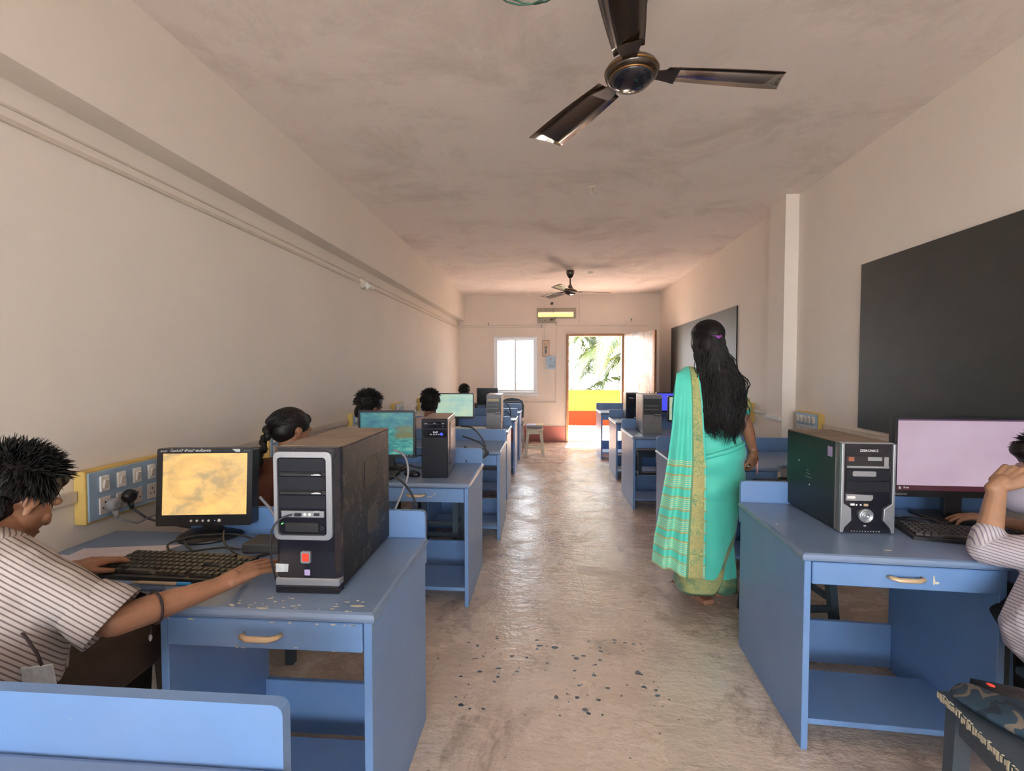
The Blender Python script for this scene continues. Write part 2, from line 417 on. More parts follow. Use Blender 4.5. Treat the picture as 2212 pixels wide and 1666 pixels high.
def palm(x,y,zc,n,L,label,seed,a0=0,drop=1.0,extra=()):
    rnd=random.Random(seed)
    r=empty('coconut_palm',(x,y,-3.2),0,label,'palm tree')
    H=zc+3.2
    B().tube([(0,0,0),(.1,.05,H*.3),(.12,.1,H*.65),(0,0,H)],[.2,.15,.13,.12],12).build('trunk',m_trunk,r)
    for i in range(n+len(extra)):
        az=(rnd.uniform(-1.6,1.6) if x<1 else rnd.uniform(1.7,4.6)); el=rnd.uniform(.1,1.1); Lk=L*rnd.uniform(.85,1.1)
        if i>=n: az,el,Lk=extra[i-n]; az=R(az)
        f=B(); K=26; pts=[]; p=V((0,0,H)); ang=el
        for k in range(K+1):
            pts.append(p.copy()); dd=V((math.cos(az)*math.cos(ang),math.sin(az)*math.cos(ang),math.sin(ang)))
            p=p+dd*(Lk/K); ang-=(1.9*drop)/K*(.5+k/K)
        f.tube(pts,[.022*(1-.8*k/K) for k in range(K+1)],5)
        side=V((-math.sin(az),math.cos(az),0))
        for k in range(4,K*4+1):
            u=k/(K*4); i0=min(int(u*K),K-1); fr=u*K-i0; q=pts[i0].lerp(pts[i0+1],fr); tg=(pts[i0+1]-pts[i0]).normalized()
            ll=.85*math.sin(PI*min(u*.85+.12,1))**.6*rnd.uniform(.85,1.1)
            for sg in (-1,1):
                d1=(side*sg*.8+tg*.75+V((0,0,.15-.2*u))).normalized(); e=q+d1*ll*.55; e2=e+(d1+V((0,0,-.75))).normalized()*ll*.45
                wv=tg.cross(d1).normalized()*0; wd=tg*.016
                a_=[f.bm.verts.new(v) for v in (q-wd*.6,q+wd*.6,e+wd,e-wd)]; ff=f.bm.faces.new(a_)
                t_=f.bm.verts.new(e2); f.bm.faces.new([a_[3],a_[2],t_])
        f.build('frond',m_leafg,r,recalc=False)
    return r
palm(3.1,13.2,2.1,11,2.7,'tall coconut palm beyond the balcony wall, crown nearest the open door leaf',3,.3,1.0,[(178,.55,3.2),(168,.15,3.0),(190,-.15,2.8),(182,.9,3.2),(172,-.45,2.4),(196,.3,3.0)])
palm(.12,15.2,2.7,10,2.9,'coconut palm farther off, fronds hanging in the upper left of the doorway',11,.1,1.2,[(0,.5,3.4),(12,.2,3.0),(-12,.0,2.9),(5,-.3,2.6)])
palm(.35,13.4,-.1,9,2.3,'lower coconut palm whose fronds fan up just above the yellow parapet',5,.5,.8,[(5,1.25,3.2),(-5,.95,3.3),(10,.7,3.0),(0,.45,2.6),(30,1.45,3.0)])
# ================================================================ fittings on walls and ceiling
m_bbd=NT('blackboard_paint'); _n=m_bbd.noise(1.6,6,.65,m_bbd.coord('Object',(1,1,1.4)),.3)
m_bbd.base(m_bbd.ramp(_n,[(.3,(.018,.020,.018,1)),(.6,(.028,.030,.027,1)),(.8,(.05,.052,.047,1))])); m_bbd.set(Roughness=.55,Specular_IOR_Level=.4); m_bbd=m_bbd.m
def slab_r(name,y0,y1,z0,z1,m,th=.014,**k):
    b=B(); b.prism([(wr(y0)-th,y0),(wr(y1)-th,y1),(wr(y1)+.002,y1),(wr(y0)+.002,y0)],z0,z1); return b.build(name,m,**k)
slab_r('blackboard',.9,3.09,.965,1.995,m_bbd,label='large near blackboard on the right wall behind the wide monitor',cat='blackboard')
slab_r('blackboard',5.06,7.72,.965,2.012,m_bbd,label='far blackboard on the right wall beyond the woman in the sari',cat='blackboard')
# conduits
def strip(name,pts,wd,hg,label,m=m_pvc,cat='conduit'):
    b=B()
    for p,q in zip(pts,pts[1:]):
        p,q=V(p),V(q); L=(q-p).length; c=(p+q)/2; x=(q-p).normalized()
        M4=Matrix.Translation(c)@x.to_track_quat('X','Z').to_matrix().to_4x4()
        bb=bmesh.new(); bmesh.ops.create_cube(bb,size=1)
        for v in bb.verts: v.co=M4@V((v.co.x*(L+.004),v.co.y*wd,v.co.z*hg))
        b.merge(bb)
    return b.build(name,m,label=label,cat=cat)
strip('wire_conduit',[(wl(-.5)+.008,-.5,2.115),(wl(8.5)+.008,8.58,2.115)],.016,.016,'lower cream conduit running high along the left wall below the beam')
strip('wire_conduit',[(wl(-.5)+.006,-.5,2.165),(wl(8.5)+.006,8.58,2.15)],.008,.008,'thin upper cable clipped to the left wall just under the beam')
strip('wire_conduit',[(wl(.2)+.012,.2,.875),(wl(1.5)+.012,1.53,.875)],.02,.038,'cream trunking on left wall ending at the nearest switchboard',m_pvc)
strip('wire_conduit',[(wl(1.95)+.012,1.95,.905),(wl(2.6)+.012,2.62,.905)],.02,.03,'cream trunking on left wall between the first and second switchboards')
strip('wire_conduit',[(wl(2.85)+.012,2.92,.905),(wl(3.8)+.012,3.76,.895)],.02,.03,'cream trunking on left wall behind the girl, before the third switchboard')
strip('wire_conduit',[(wl(4.1)+.012,4.15,.9),(wl(4.8)+.012,4.85,.9)],.02,.03,'cream trunking on left wall leading to the fourth switchboard')
strip('wire_conduit',[(wl(5.1)+.012,5.18,.9),(wl(6)+.012,5.78,.9)],.02,.03,'farthest cream trunking low on the left wall')
strip('wire_conduit',[(wr(.5)-.012,.5,.925),(wr(3.4)-.012,3.45,.925)],.02,.03,'cream trunking on right wall crossing under the near blackboard')
strip('wire_conduit',[(1.895,3.89,.935),(1.905,4.15,.935)],.02,.025,'short hanging piece of trunking across the right pillar',m_alu)
strip('wire_conduit',[(wr(4.2)-.012,4.2,.945),(wr(4.6)-.012,4.6,.945)],.02,.025,'short trunking on right wall between pillar and far switchboard')
yb=YB-.006
strip('wire_conduit',[(-1.58,yb,2.165),(-.17,yb,2.165),(.02,yb,2.165)],.012,.014,'upper horizontal conduit on the back wall above the window')
strip('wire_conduit',[(-1.58,yb,2.125),(-.02,yb,2.125),(-.02,yb,1.62)],.010,.012,'lower horizontal conduit on back wall dropping to the small switchboard')
strip('wire_conduit',[(1.9,yb,2.15),(.2,yb,2.15),(.2,yb,.73),(-.55,yb,.73)],.010,.012,'conduit on back wall framing the doorway side and running low under window')
strip('wire_conduit',[(.62,yb,2.16),(.62,yb,2.68)],.012,.014,'vertical conduit on back wall rising to the ceiling above the door')
# switchboards
def switchboard(name,loc,rz,w_,h_,nsw,label,group=None,cream=False,sockets=True):
    r=empty(name,loc,rz,label,'switchboard',group)     # local: plate faces -Y, mounted at y=0
    B().box(-w_/2,w_/2,-.045,0,0,h_,.003).build('box',m_yellow,r)
    B().box(-w_/2+.008,w_/2-.008,-.052,-.045,.008,h_-.008,.002).build('plate',m_boxblue if not cream else m_white,r)
    st_=w_*.86/nsw
    for i in range(nsw):
        x=-w_*.41+st_*(i+.42)
        f=B().box(x-.018,x+.018,-.060,-.052,h_*.56,h_*.86,.002); sw=f.build('switch',m_white,r)
        B().box(x-.010,x+.010,-.066,-.059,h_*.62,h_*.79,.002,rot=Matrix.Rotation(R(9),3,'X')).build('rocker',m_pale,sw)
        if sockets:
            f=B().box(x-.022,x+.022,-.058,-.052,h_*.13,h_*.45,.002); so=f.build('socket',m_pale,r)
            f=B()
            for dx,dz,rr in ((0,.012,.004),(-.009,-.008,.003),(.009,-.008,.003)): f.cyl((x+dx,-.0585,h_*.29+dz),(x+dx,-.0575,h_*.29+dz),rr,n=8)
            f.build('pin_hole',m_black,so)
    return r
m_pale=M('pinkish_white_plastic',(.62,.56,.52,1),.4)
switchboard('switchboard',(wl(1.75),1.735,.77),R(90),.40,.195,5,'nearest yellow switchboard on left wall with a grey and a black plug in it')
switchboard('switchboard',(wl(2.7),2.77,.80),R(90),.28,.17,4,'yellow switchboard on left wall half hidden behind the girl with braided hair')
switchboard('switchboard',(wl(3.95),3.95,.79),R(90),.32,.17,4,'yellow switchboard on left wall beside the teal beach monitor')
switchboard('switchboard',(wl(5),5.02,.81),R(90),.32,.16,4,'yellow switchboard on left wall between the two boys\' heads')
switchboard('switchboard',(wl(6),5.98,.81),R(90),.32,.16,4,'yellow switchboard on left wall just left of the round haired boy')
switchboard('switchboard',(wl(7.3),7.2,.81),R(90),.32,.15,4,'farthest yellow switchboard on left wall above the pale green monitor')
switchboard('switchboard',(wr(3.65),3.62,.84),R(-90),.30,.175,5,'yellow and white switchboard on right wall above the near computer tower')
switchboard('switchboard',(wr(4.8),4.77,.825),R(-90),.30,.19,4,'yellow switchboard on right wall just past the pillar, beside the sari')
# plugs and their cables at the first board (things plugged in)
def plug(x,y,z,m,label,path,mc):
    r=empty('power_plug',(x,y,z),R(90),label,'plug')
    B().lathe([(.012,-.035),(.024,-.03),(.026,-.012),(.020,0)],(0,0,0),16,axis='y').cyl((0,-.02,-.02),(0,-.028,-.05),.011,.007,n=10).build('plug_body',m,r)
    f=B().tube([V(p)-V((x,y,z)) for p in path],.0045,7)
    f.move(Matrix.Rotation(-R(90),4,'Z')); f.build('cord',mc,r)
X=wl(1.7)+.06
plug(X,1.615,.825,m_grey,'grey plug in the nearest left switchboard with its grey cord',[(X+.03,1.615,.77),(X+.05,1.68,.735),(X+.05,1.8,.745),(X+.06,1.9,.80),(X+.25,1.72,.80)],m_cableg)
plug(X,1.68,.84,m_black,'black plug in the nearest left switchboard with its black cord',[(X+.03,1.68,.79),(X+.05,1.72,.74),(X+.1,1.74,.715),(X+.26,1.70,.712)],m_cable)
# antelope picture, small electric box
r=empty('wall_picture',(.008,YB,1.585),0,'small framed antelope picture on the back wall beside the window','picture')
B().box(-.065,.065,-.018,0,0,.30,.003).build('frame',m_wood,r)
m_canvas=M('picture_ground',(.62,.47,.34,1),.6); B().box(-.056,.056,-.021,-.017,.01,.29).build('canvas',m_canvas,r)
f=B(); yy=-.0225
f.prism([(-.018,.05),(.006,.045),(.026,.085),(.02,.12),(.012,.15),(.034,.165),(.04,.178),(.012,.172),(.0,.178),(-.012,.172),(-.042,.182),(-.036,.168),(-.014,.15),(-.02,.11)],yy,yy+.002,axis='y')
f.tube([(-.006,yy,.175),(-.012,yy,.21),(-.03,yy,.235),(-.026,yy,.268)],[.004,.003,.003,.002],5).tube([(.006,yy,.175),(.014,yy,.21),(.03,yy,.235),(.03,yy,.268)],[.004,.003,.003,.002],5)
f.build('antelope_head',m_black,r)
r=empty('electric_box',(.098,YB,1.355),0,'pale blue electric board with small switches under the antelope picture','switchboard')
B().box(-.085,.085,-.03,0,0,.235,.004).build('box',m_boxblue,r)
for i in range(5): B().box(-.065+i*.028,-.047+i*.028,-.036,-.03,.03,.065,.001).build('switch',m_grey if i else m_white,r)
B().box(-.012,.016,-.036,-.03,.16,.20,.001).build('indicator',m_grey,r)
B().box(.062,.074,-.036,-.03,.10,.14,.001).build('fuse',m_grey,r)
# board hung across the ventilator
r=empty('ventilator_board',(.19,YB,2.24),0,'grey board with a long slot showing yellow paint, above the window and door','board')
m_board=M('grey_green_board',(.27,.25,.20,1),.6)
f=B(); f.box(-.35,.37,-.02,0,.165,.235).box(-.35,.37,-.02,0,.045,.075).box(-.35,-.325,-.02,0,.075,.165).box(.325,.37,-.02,0,.075,.165).box(-.34,.0,-.02,0,-.04,.045); f.build('board',m_board,r)
f=B(); f.tube([(-.05,-.03,.235),(-.045,-.03,.16),(-.03,-.035,.10),(.0,-.03,.06),(-.06,-.03,.02)],.0035,6); f.build('cable',m_cable,r)
f=B(); f.ball((-.08,-.03,.02),.018).ball((-.2,-.03,.01),.012); f.build('knob',m_black,r)
B().ball((.12,YB-.01,2.56),(.026,.02,.026)).build('cable_hole_cap',m_black,label='small round black cap on the back wall above the ventilator board',cat='fitting')
for i,(x,z,l) in enumerate([(-1.06,2.195,'left above the window'),(-.07,2.15,'just below the ventilator board, left one'),(.2,2.20,'just below the ventilator board, right one'),(1.56,2.26,'to the right above the door')]):
    B().cyl((x,YB,z),(x,YB-.03,z),.012,n=10).tube([(x,YB-.03,z),(x,YB-.035,z-.03),(x,YB-.02,z-.04)],.005,6).build('wall_hook',m_grey,label='small metal hook on the back wall, '+l,cat='hook')
# bulb holder on the left wall conduit
r=empty('bulb_holder',(wl(4.1)+.0,4.12,2.12),0,'round lamp holder without bulb on the left wall conduit below the beam','lamp holder')
B().lathe([(.055,0),(.055,.012),(.03,.03),(.024,.045)],(0,0,0),20,axis='x').build('base',m_pvc,r)
B().cyl((.04,0,0),(.075,.0,-.05),.022,.026,n=14).build('socket',m_white,r)
B().box(0,.03,.16,.24,-.02,.02,.004).build('junction',m_white,r)
# ceiling fans
m_fan=M('dark_brown_fan_enamel',(.030,.017,.009,1),.22,.3,.3,20,coat=.6)
m_gold=M('antique_gold_trim',(.22,.12,.04,1),.3,.8,.1)
def fan(loc,angs,label):
    r=empty('ceiling_fan',loc,0,label,'ceiling fan')   # loc: ceiling point
    z=-.31
    B().lathe([(.012,0),(.052,-.005),(.060,-.03),(.045,-.07),(.022,-.105),(.013,-.11)],n=24).build('canopy',m_fan,r)
    B().cyl((0,0,-.09),(0,0,-.20),.012,n=12).build('down_rod',m_fan,r)
    B().lathe([(.014,-.19),(.022,-.2),(.036,-.235),(.058,-.262),(.07,-.270),(.093,-.276),(.098,-.29),(.096,-.303),(.085,-.312)],n=40).build('motor_housing',m_fan,r)
    B().lathe([(.098,-.286),(.1005,-.290),(.098,-.294)],n=40).lathe([(.080,-.309),(.083,-.313),(.080,-.317)],n=40).build('trim_ring',m_gold,r)
    B().lathe([(.082,-.312),(.078,-.322),(.062,-.336),(.035,-.345),(.004,-.348)],n=40).build('bottom_cap',m_blackg,r)
    for a in angs:
        a=R(a); f=B(); K=10; tilt=R(11)
        sec=[]
        for k in range(K+1):
            u=k/K; x=.125+.45*u; wd=.052+.016*math.sin(u*PI*.6)+.006*u
            if k==K: x+=.0
            row=[]
            for j in range(5):
                s_=-1+j*.5; yy=s_*wd; xx=x+(.028*s_ if k==K else 0)
                zz=-.292+yy*math.tan(tilt)-.006*(1-s_*s_)*-1-.012*u
                row.append((xx,yy,zz))
            sec.append(row)
        top=[[f.bm.verts.new((p[0],p[1],p[2]+.002)) for p in rw] for rw in sec]; bot=[[f.bm.verts.new((p[0],p[1],p[2]-.001)) for p in rw] for rw in sec]
        for k in range(K):
            for j in range(4):
                for g,fl in ((top,0),(bot,1)):
                    q=[g[k][j],g[k+1][j],g[k+1][j+1],g[k][j+1]]; ff=f.bm.faces.new(q[::-1] if fl else q); ff.smooth=True
        for j in range(4):
            for k in (0,K): f.bm.faces.new([top[k][j],top[k][j+1],bot[k][j+1],bot[k][j]])
        for k in range(K):
            for j in (0,4): f.bm.faces.new([top[k][j],top[k+1][j],bot[k+1][j],bot[k][j]])
        f.move(Matrix.Rotation(a,4,'Z')); bl_=f.build('blade',m_fan,r)
        f=B(); f.prism([(.085,-.022),(.12,-.03),(.17,-.048),(.175,.048),(.12,.03),(.085,.022)],-.299,-.295); f.move(Matrix.Rotation(a,4,'Z')); f.build('blade_bracket',m_fan,bl_)
    return r
fan((.318,1.79,ZC),(7,124,256),'near brown ceiling fan above the aisle')
fan((.346,6.60,ZC),(8,128,248),'far brown ceiling fan near the back wall')
f=B().box(.60,.67,6.68,6.75,ZC-.03,ZC,.004).tube([(.35,6.6,ZC-.02),(.45,6.62,ZC-.05),(.55,6.66,ZC-.045),(.61,6.7,ZC-.02)],.004,6)
f.build('ceiling_junction_box',m_white,label='small white junction box with a wire beside the far fan',cat='junction box')
f=B(); f.tube([(.35,3.62,ZC),(.35,3.62,ZC-.05),(.37,3.62,ZC-.07),(.39,3.62,ZC-.04)],.006,6).cyl((.35,3.62,ZC),(.35,3.62,ZC-.008),.03,n=14); f.build('ceiling_hook',m_pvc,label='bare ceiling hook between the two fans',cat='hook')
m_green=M('green_wire',(.02,.10,.07,1),.4)
f=B()
for k in range(2):
    f.tube([(-.075+.125*math.cos(t_/18*2*PI)+.015*k,1.545+.12*math.sin(t_/18*2*PI)+.008*k,ZC-.10-.02*math.sin(t_/18*2*PI+k)) for t_ in range(19)],.003,6)
f.tube([(-.07,1.425,ZC-.1),(-.07,1.40,ZC)],.003,6)
f.build('wire_coil',m_green,label='loops of thin green wire hanging from ceiling above the camera',cat='wire')
# ================================================================ furniture
def desk(name,side,xa,xw,yf,yb,label,wing_drop=False,ledge_to=None,pedw=.62,chipmark=None):
    """side=-1: aisle panel at xa, desk runs to the left wall; +1 to the right wall. local frame = world at (xa,yf,0)"""
    s=side; r=empty(name,(xa,yf,0),0,label,'desk','blue painted computer desks')
    D=yb-yf; W=abs(xw-xa); s_=s
    def X(a,b): return (min(s_*a,s_*b),max(s_*a,s_*b))
    rec=.11
    # top: L outline with rounded front corners
    P=[(-.012,-.012),(pedw+.012,-.012),(pedw+.03,rec*.55),(pedw+.09,rec),(W,rec),(W,D),(-.012,D)]
    b=B(); b.prism([(s_*p[0],p[1]) for p in P],.672,.70,bev=.012); 
    top=b.build('table_top',m_bluetop,r)
    # side panels
    for nm,a in (('side_panel',0),('side_panel',pedw-.022)):
        x=X(a,a+.022); B().box(x[0],x[1],0,D if a==0 else D-.09,0,.672,.002).build(nm,m_blue,r)
    x=X(W-.03,W-.008); B().box(x[0],x[1],rec+.01,D,0,.672,.002).build('side_panel',m_blue,r)
    # drawer apron with handle
    x=X(.024,pedw-.024); dr=B().box(x[0],x[1],-.004,.018,.592,.670,.003).box(x[0]+.02,x[1]-.02,.018,D*.75,.60,.612).build('drawer',m_blue,r)
    hx=s_*pedw*.5
    f=B(); f.tube([(hx-.052,-.004,.634),(hx-.05,-.024,.637),(hx-.03,-.03,.633),(hx+.03,-.03,.633),(hx+.05,-.024,.637),(hx+.052,-.004,.634)],[.006,.007,.008,.008,.007,.006],8,flat=.6); f.build('handle',m_handle,dr)
    # foot shelf and its back strip
    x=X(.022,pedw-.022); sy=min(.30,D-.04)
    B().box(x[0],x[1],.012,sy,.085,.105,.002).build('shelf',m_blue,r)
    B().box(x[0],x[1],D-.115,D-.095,.012,.205,.002).build('back_panel',m_blue,r)
    # raised ledge at the back
    x=X(0,W if ledge_to is None else abs(ledge_to-xa)); b=B(); b.prism([(x[0],.60),(x[1],.60),(x[1],.80),(x[0],.80)],D,D+.022,axis='y')
    bmesh.ops.bevel(b.bm,geom=[e for e in b.bm.edges if abs(e.verts[0].co.y-e.verts[1].co.y)>.01 and e.verts[0].co.z>.7],offset=.016,segments=3,profile=.5,affect='EDGES')
    b.build('raised_ledge',m_blue,r)
    if wing_drop:
        x=X(pedw+.10,W-.04); B().box(x[0],x[1],rec+.01,rec+.03,.52,.672,.008).build('apron',m_blue,r)
    return r
LD=[('L',-.413,.12,.686,'nearest blue desk, only its raised ledge and strip of top in the lower left corner'),
    ('L',-.450,1.155,1.695,'blue desk on the left carrying the big black tower and the yellow lit monitor'),
    ('L',-.426,2.53,3.10,'blue desk in second visible row on the left, under the teal beach monitor'),
    ('L',-.352,3.56,4.12,'third blue desk on the left, empty aisle end behind the slim brown sided tower'),
    ('L',-.39,4.70,5.25,'blue desk on the left under the beige and grey tower'),
    ('L',-.385,5.85,6.40,'second last blue desk on the left, before the stool with papers'),
    ('L',-.380,6.82,7.36,'last blue desk on the left nearest the window wall')]
RD=[(.897,1.650,2.275,'nearest blue desk on the right with the silver trimmed tower and wide monitor'),
    (.885,3.10,3.74,'empty blue desk on the right directly beyond the woman in the sari'),
    (.835,4.45,5.12,'blue desk on the right under the grey and black tower'),
    (.860,5.68,6.30,'blue desk on the right under the glossy black tower'),
    (.830,6.95,7.60,'last blue desk on the right in front of the open doorway')]
for k,xa,yf,yb,lb in LD: desk('computer_desk',-1,xa,wl(yf)+.01,yf,yb,lb,ledge_to=(-1.38 if yf==1.155 else None),pedw=.585)
for i,(xa,yf,yb,lb) in enumerate(RD):
    dk=desk('computer_desk',1,xa,wr(yf)-(.05 if i==0 else .01),yf,yb,lb,wing_drop=(i==0))
    if i==0: dk.rotation_euler=(0,0,R(-3.6))
# chip marks that have a shape of their own, on the desks that show them
def chips(parent,pts,seed,y,name='paint_chip'):
    rnd=random.Random(seed); f=B()
    for (x,z,rx,rz) in pts:
        n=9; P=[(x+rx*math.cos(2*PI*i/n)*rnd.uniform(.4,1.1),z+rz*math.sin(2*PI*i/n)*rnd.uniform(.4,1.1)) for i in range(n)]
        if y is None: f.prism(P,.7,.7007)
        else: f.prism(P,y-.0007,y,axis='y')
    o=f.build(name,m_chip,parent); o['kind']='stuff'; return o
desks=[o for o in COL.objects if o.type=='EMPTY' and o.name.startswith('computer_desk')]
d1=desks[1]; rnd=random.Random(4)
chips(d1,[(rnd.uniform(-.40,-.02),rnd.uniform(-.005,.06),rnd.uniform(.002,.010),rnd.uniform(.001,.004)) for _ in range(34)]+[(-.05,.03,.02,.008),(-.30,.0,.018,.006),(-.26,.12,.008,.004)],2,None)
chips(d1,[(rnd.uniform(-.58,-.03),rnd.choice([.594,.60,.666]),rnd.uniform(.004,.014),.002) for _ in range(16)],3,-.004)
chips(desks[2],[(-.225+.009*i,.620+.004*i+.003*math.sin(i*2),.008,.004) for i in range(5)],5,-.004)
chips(desks[7],[(.40,.628,.004,.02),(.408,.62,.009,.006)],6,-.004)
chips(desks[7],[(.30,.06,.02,.006),(.03,.30,.008,.004)],8,None)
# stools
def stool(loc,rz,w_,label,m=m_bluedark,h=.45,cream=False,d_=None,splay=.035,group=None):
    d_=d_ or w_*.8; r=empty('wooden_stool',loc,rz,label,'stool',group)
    B().box(-w_/2,w_/2,-d_/2,d_/2,h-.025,h,.006,seg=2).build('seat',m,r)
    a=w_/2-.035; b_=d_/2-.035
    f=B()
    for q in ((-a,a,-b_-.012,-b_+.012),(-a,a,b_-.012,b_+.012),(-a-.012,-a+.012,-b_,b_),(a-.012,a+.012,-b_,b_)): f.box(q[0],q[1],q[2],q[3],h-.085,h-.025)
    f.build('apron',m,r)
    for sx in (-1,1):
        for sy in (-1,1):
            t0=V((sx*a,sy*b_,h-.025)); t1=V((sx*(a+splay),sy*(b_+splay*.7),0)); f=B(); q=.02
            bb=bmesh.new(); A=[bb.verts.new(t0+V((i*q,j*q,0))) for i,j in ((-1,-1),(1,-1),(1,1),(-1,1))]; C2=[bb.verts.new(t1+V((i*q*.85,j*q*.85,0))) for i,j in ((-1,-1),(1,-1),(1,1),(-1,1))]
            bb.faces.new(A[::-1]); bb.faces.new(C2)
            for i in range(4): bb.faces.new([A[i],A[(i+1)%4],C2[(i+1)%4],C2[i]])
            f.merge(bb); f.build('leg',m,r)
    k=.36; ax=a+splay*(1-k*.5); by=b_+splay*.7*(1-k*.5); z=h*.28
    for q in ((-ax,ax,-by-.01,-by+.01),(-ax,ax,by-.01,by+.01)): B().box(q[0],q[1],q[2],q[3],z,z+.03).build('stretcher',m,r)
    for q in ((-ax-.01,-ax+.01,-by,by),(ax-.01,ax+.01,-by,by)): B().box(q[0],q[1],q[2],q[3],z+.035,z+.065).build('stretcher',m,r)
    return r
m_bluemid=enamel('slate_blue_stool_enamel',(.06,.10,.15,1),.4,.70,.2)
m_cream=NT('worn_cream_wood'); _n=m_cream.noise(9,6,.7,m_cream.coord('Object',(1,1,3))); m_cream.base(m_cream.ramp(_n,[(.35,(.38,.32,.22,1)),(.5,(.68,.61,.46,1)),(.8,(.76,.70,.56,1))])); m_cream.set(Roughness=.65); m_cream=m_cream.m
stool((-.168,7.22,0),R(4),.27,'worn cream wooden stool with papers on it by the back wall',m_cream,.43,d_=.27)
stool((-.77,3.10+.02,0),0,.36,'dark blue stool pushed under the desk with the slim brown sided tower',m_bluemid,.52,d_=.30,splay=.0).location=(-.78,3.34,0)
stool((1.27,2.50,0),R(6),.33,'dark blue stool with a black bag on it behind the woman in the sari',m_bluedark,.45,d_=.30)
stool((1.235,1.135,0),R(-9),.37,'chipped blue green stool in the lower right corner with a patterned bag',m_bluedark,.45,d_=.34,splay=.01)
stool((1.17,5.30,0),R(2),.32,'dark stool behind the desk with the grey and black tower',m_bluedark,.45,d_=.26,splay=.0)
# chips along the edge of the corner stool
cs=[o for o in COL.objects if o.name.startswith('wooden_stool')][3]
rnd=random.Random(9); f=B()
for i in range(34):
    y=-.165+.33*i/34; f.box(-.1862,-.1845,y,y+rnd.uniform(.003,.009),.436-rnd.uniform(0,.008),.4505-rnd.uniform(0,.006))
    if rnd.random()<.5: f.box(-.185,-.185+rnd.uniform(.002,.006),y,y+rnd.uniform(.003,.009),.4495,.4508)
f.build('paint_chip',m_chip,cs)['kind']='stuff'
# ---------------------------------------------------------------- computer towers
m_case=NT('dusty_black_case'); _n=m_case.noise(26,6,.8,m_case.coord('Object')); _k=m_case.noise(4,4,.6,m_case.coord('Object'))
_d=m_case.math('MULTIPLY',m_case.math('GREATER_THAN',_n,.56),m_case.ramp(_k,[(.38,.1),(.6,.8)]))
m_case.base(m_case.mix(_d,(.014,.015,.017,1),(.10,.082,.065,1))); m_case.set(Roughness=.5,Specular_IOR_Level=.3); m_case=m_case.m
m_dust=M('brown_dust_layer',(.235,.18,.135,1),.9,0,.2,12)
m_caseg=M('green_black_case',(.014,.019,.019,1),.45,0,.2)
m_bay=M('bay_cover_black',(.010,.012,.018,1),.5,0,.15,spec=.25)
m_mesh=NT('perforated_vent'); _v=m_mesh.n('TexVoronoi'); _v.inputs['Scale'].default_value=130; _v.inputs['Randomness'].default_value=0; m_mesh.l(m_mesh.coord(),_v.inputs['Vector'])
m_mesh.base(m_mesh.mix(m_mesh.math('LESS_THAN',_v.outputs['Distance'],.42),(.13,.11,.09,1),(.008,.008,.008,1))); m_mesh.set(Roughness=.7); m_mesh=m_mesh.m
m_redb=M('red_badge',(.75,.06,.03,1),.3); m_lilac=M('lilac_sticker',(.45,.36,.62,1),.6); m_label=M('torn_paper_label',(.50,.53,.53,1),.7,0,.25,60)
m_ledg=emit('green_led',(.2,1,.2,1),2.0); m_ledb=emit('blue_led',(.03,.05,1,1),2.0); m_ledw=emit('white_backlit_logo',(.8,.85,1,1),.9)
def rrect(x0,x1,z0,z1,r_,n=4):
    P=[]
    for cx,cz,a0 in ((x1-r_,z1-r_,0),(x0+r_,z1-r_,90),(x0+r_,z0+r_,180),(x1-r_,z0+r_,270)):
        for i in range(n+1): a=R(a0+90*i/n); P.append((cx+r_*math.cos(a),cz+r_*math.sin(a)))
    return P
def ring(b,o,i,y0,y1,mi=0):
    """frame between two equal-length outlines, extruded along y"""
    n=len(o); L=[[b.bm.verts.new((p[0],y,p[1])) for p in q] for q,y in ((o,y0),(i,y0),(o,y1),(i,y1))]
    for k in range(n):
        j=(k+1)%n
        for a,c in ((0,1),(1,3),(3,2),(2,0)):
            f=b.bm.faces.new([L[a][k],L[a][j],L[c][j],L[c][k]]); f.material_index=mi
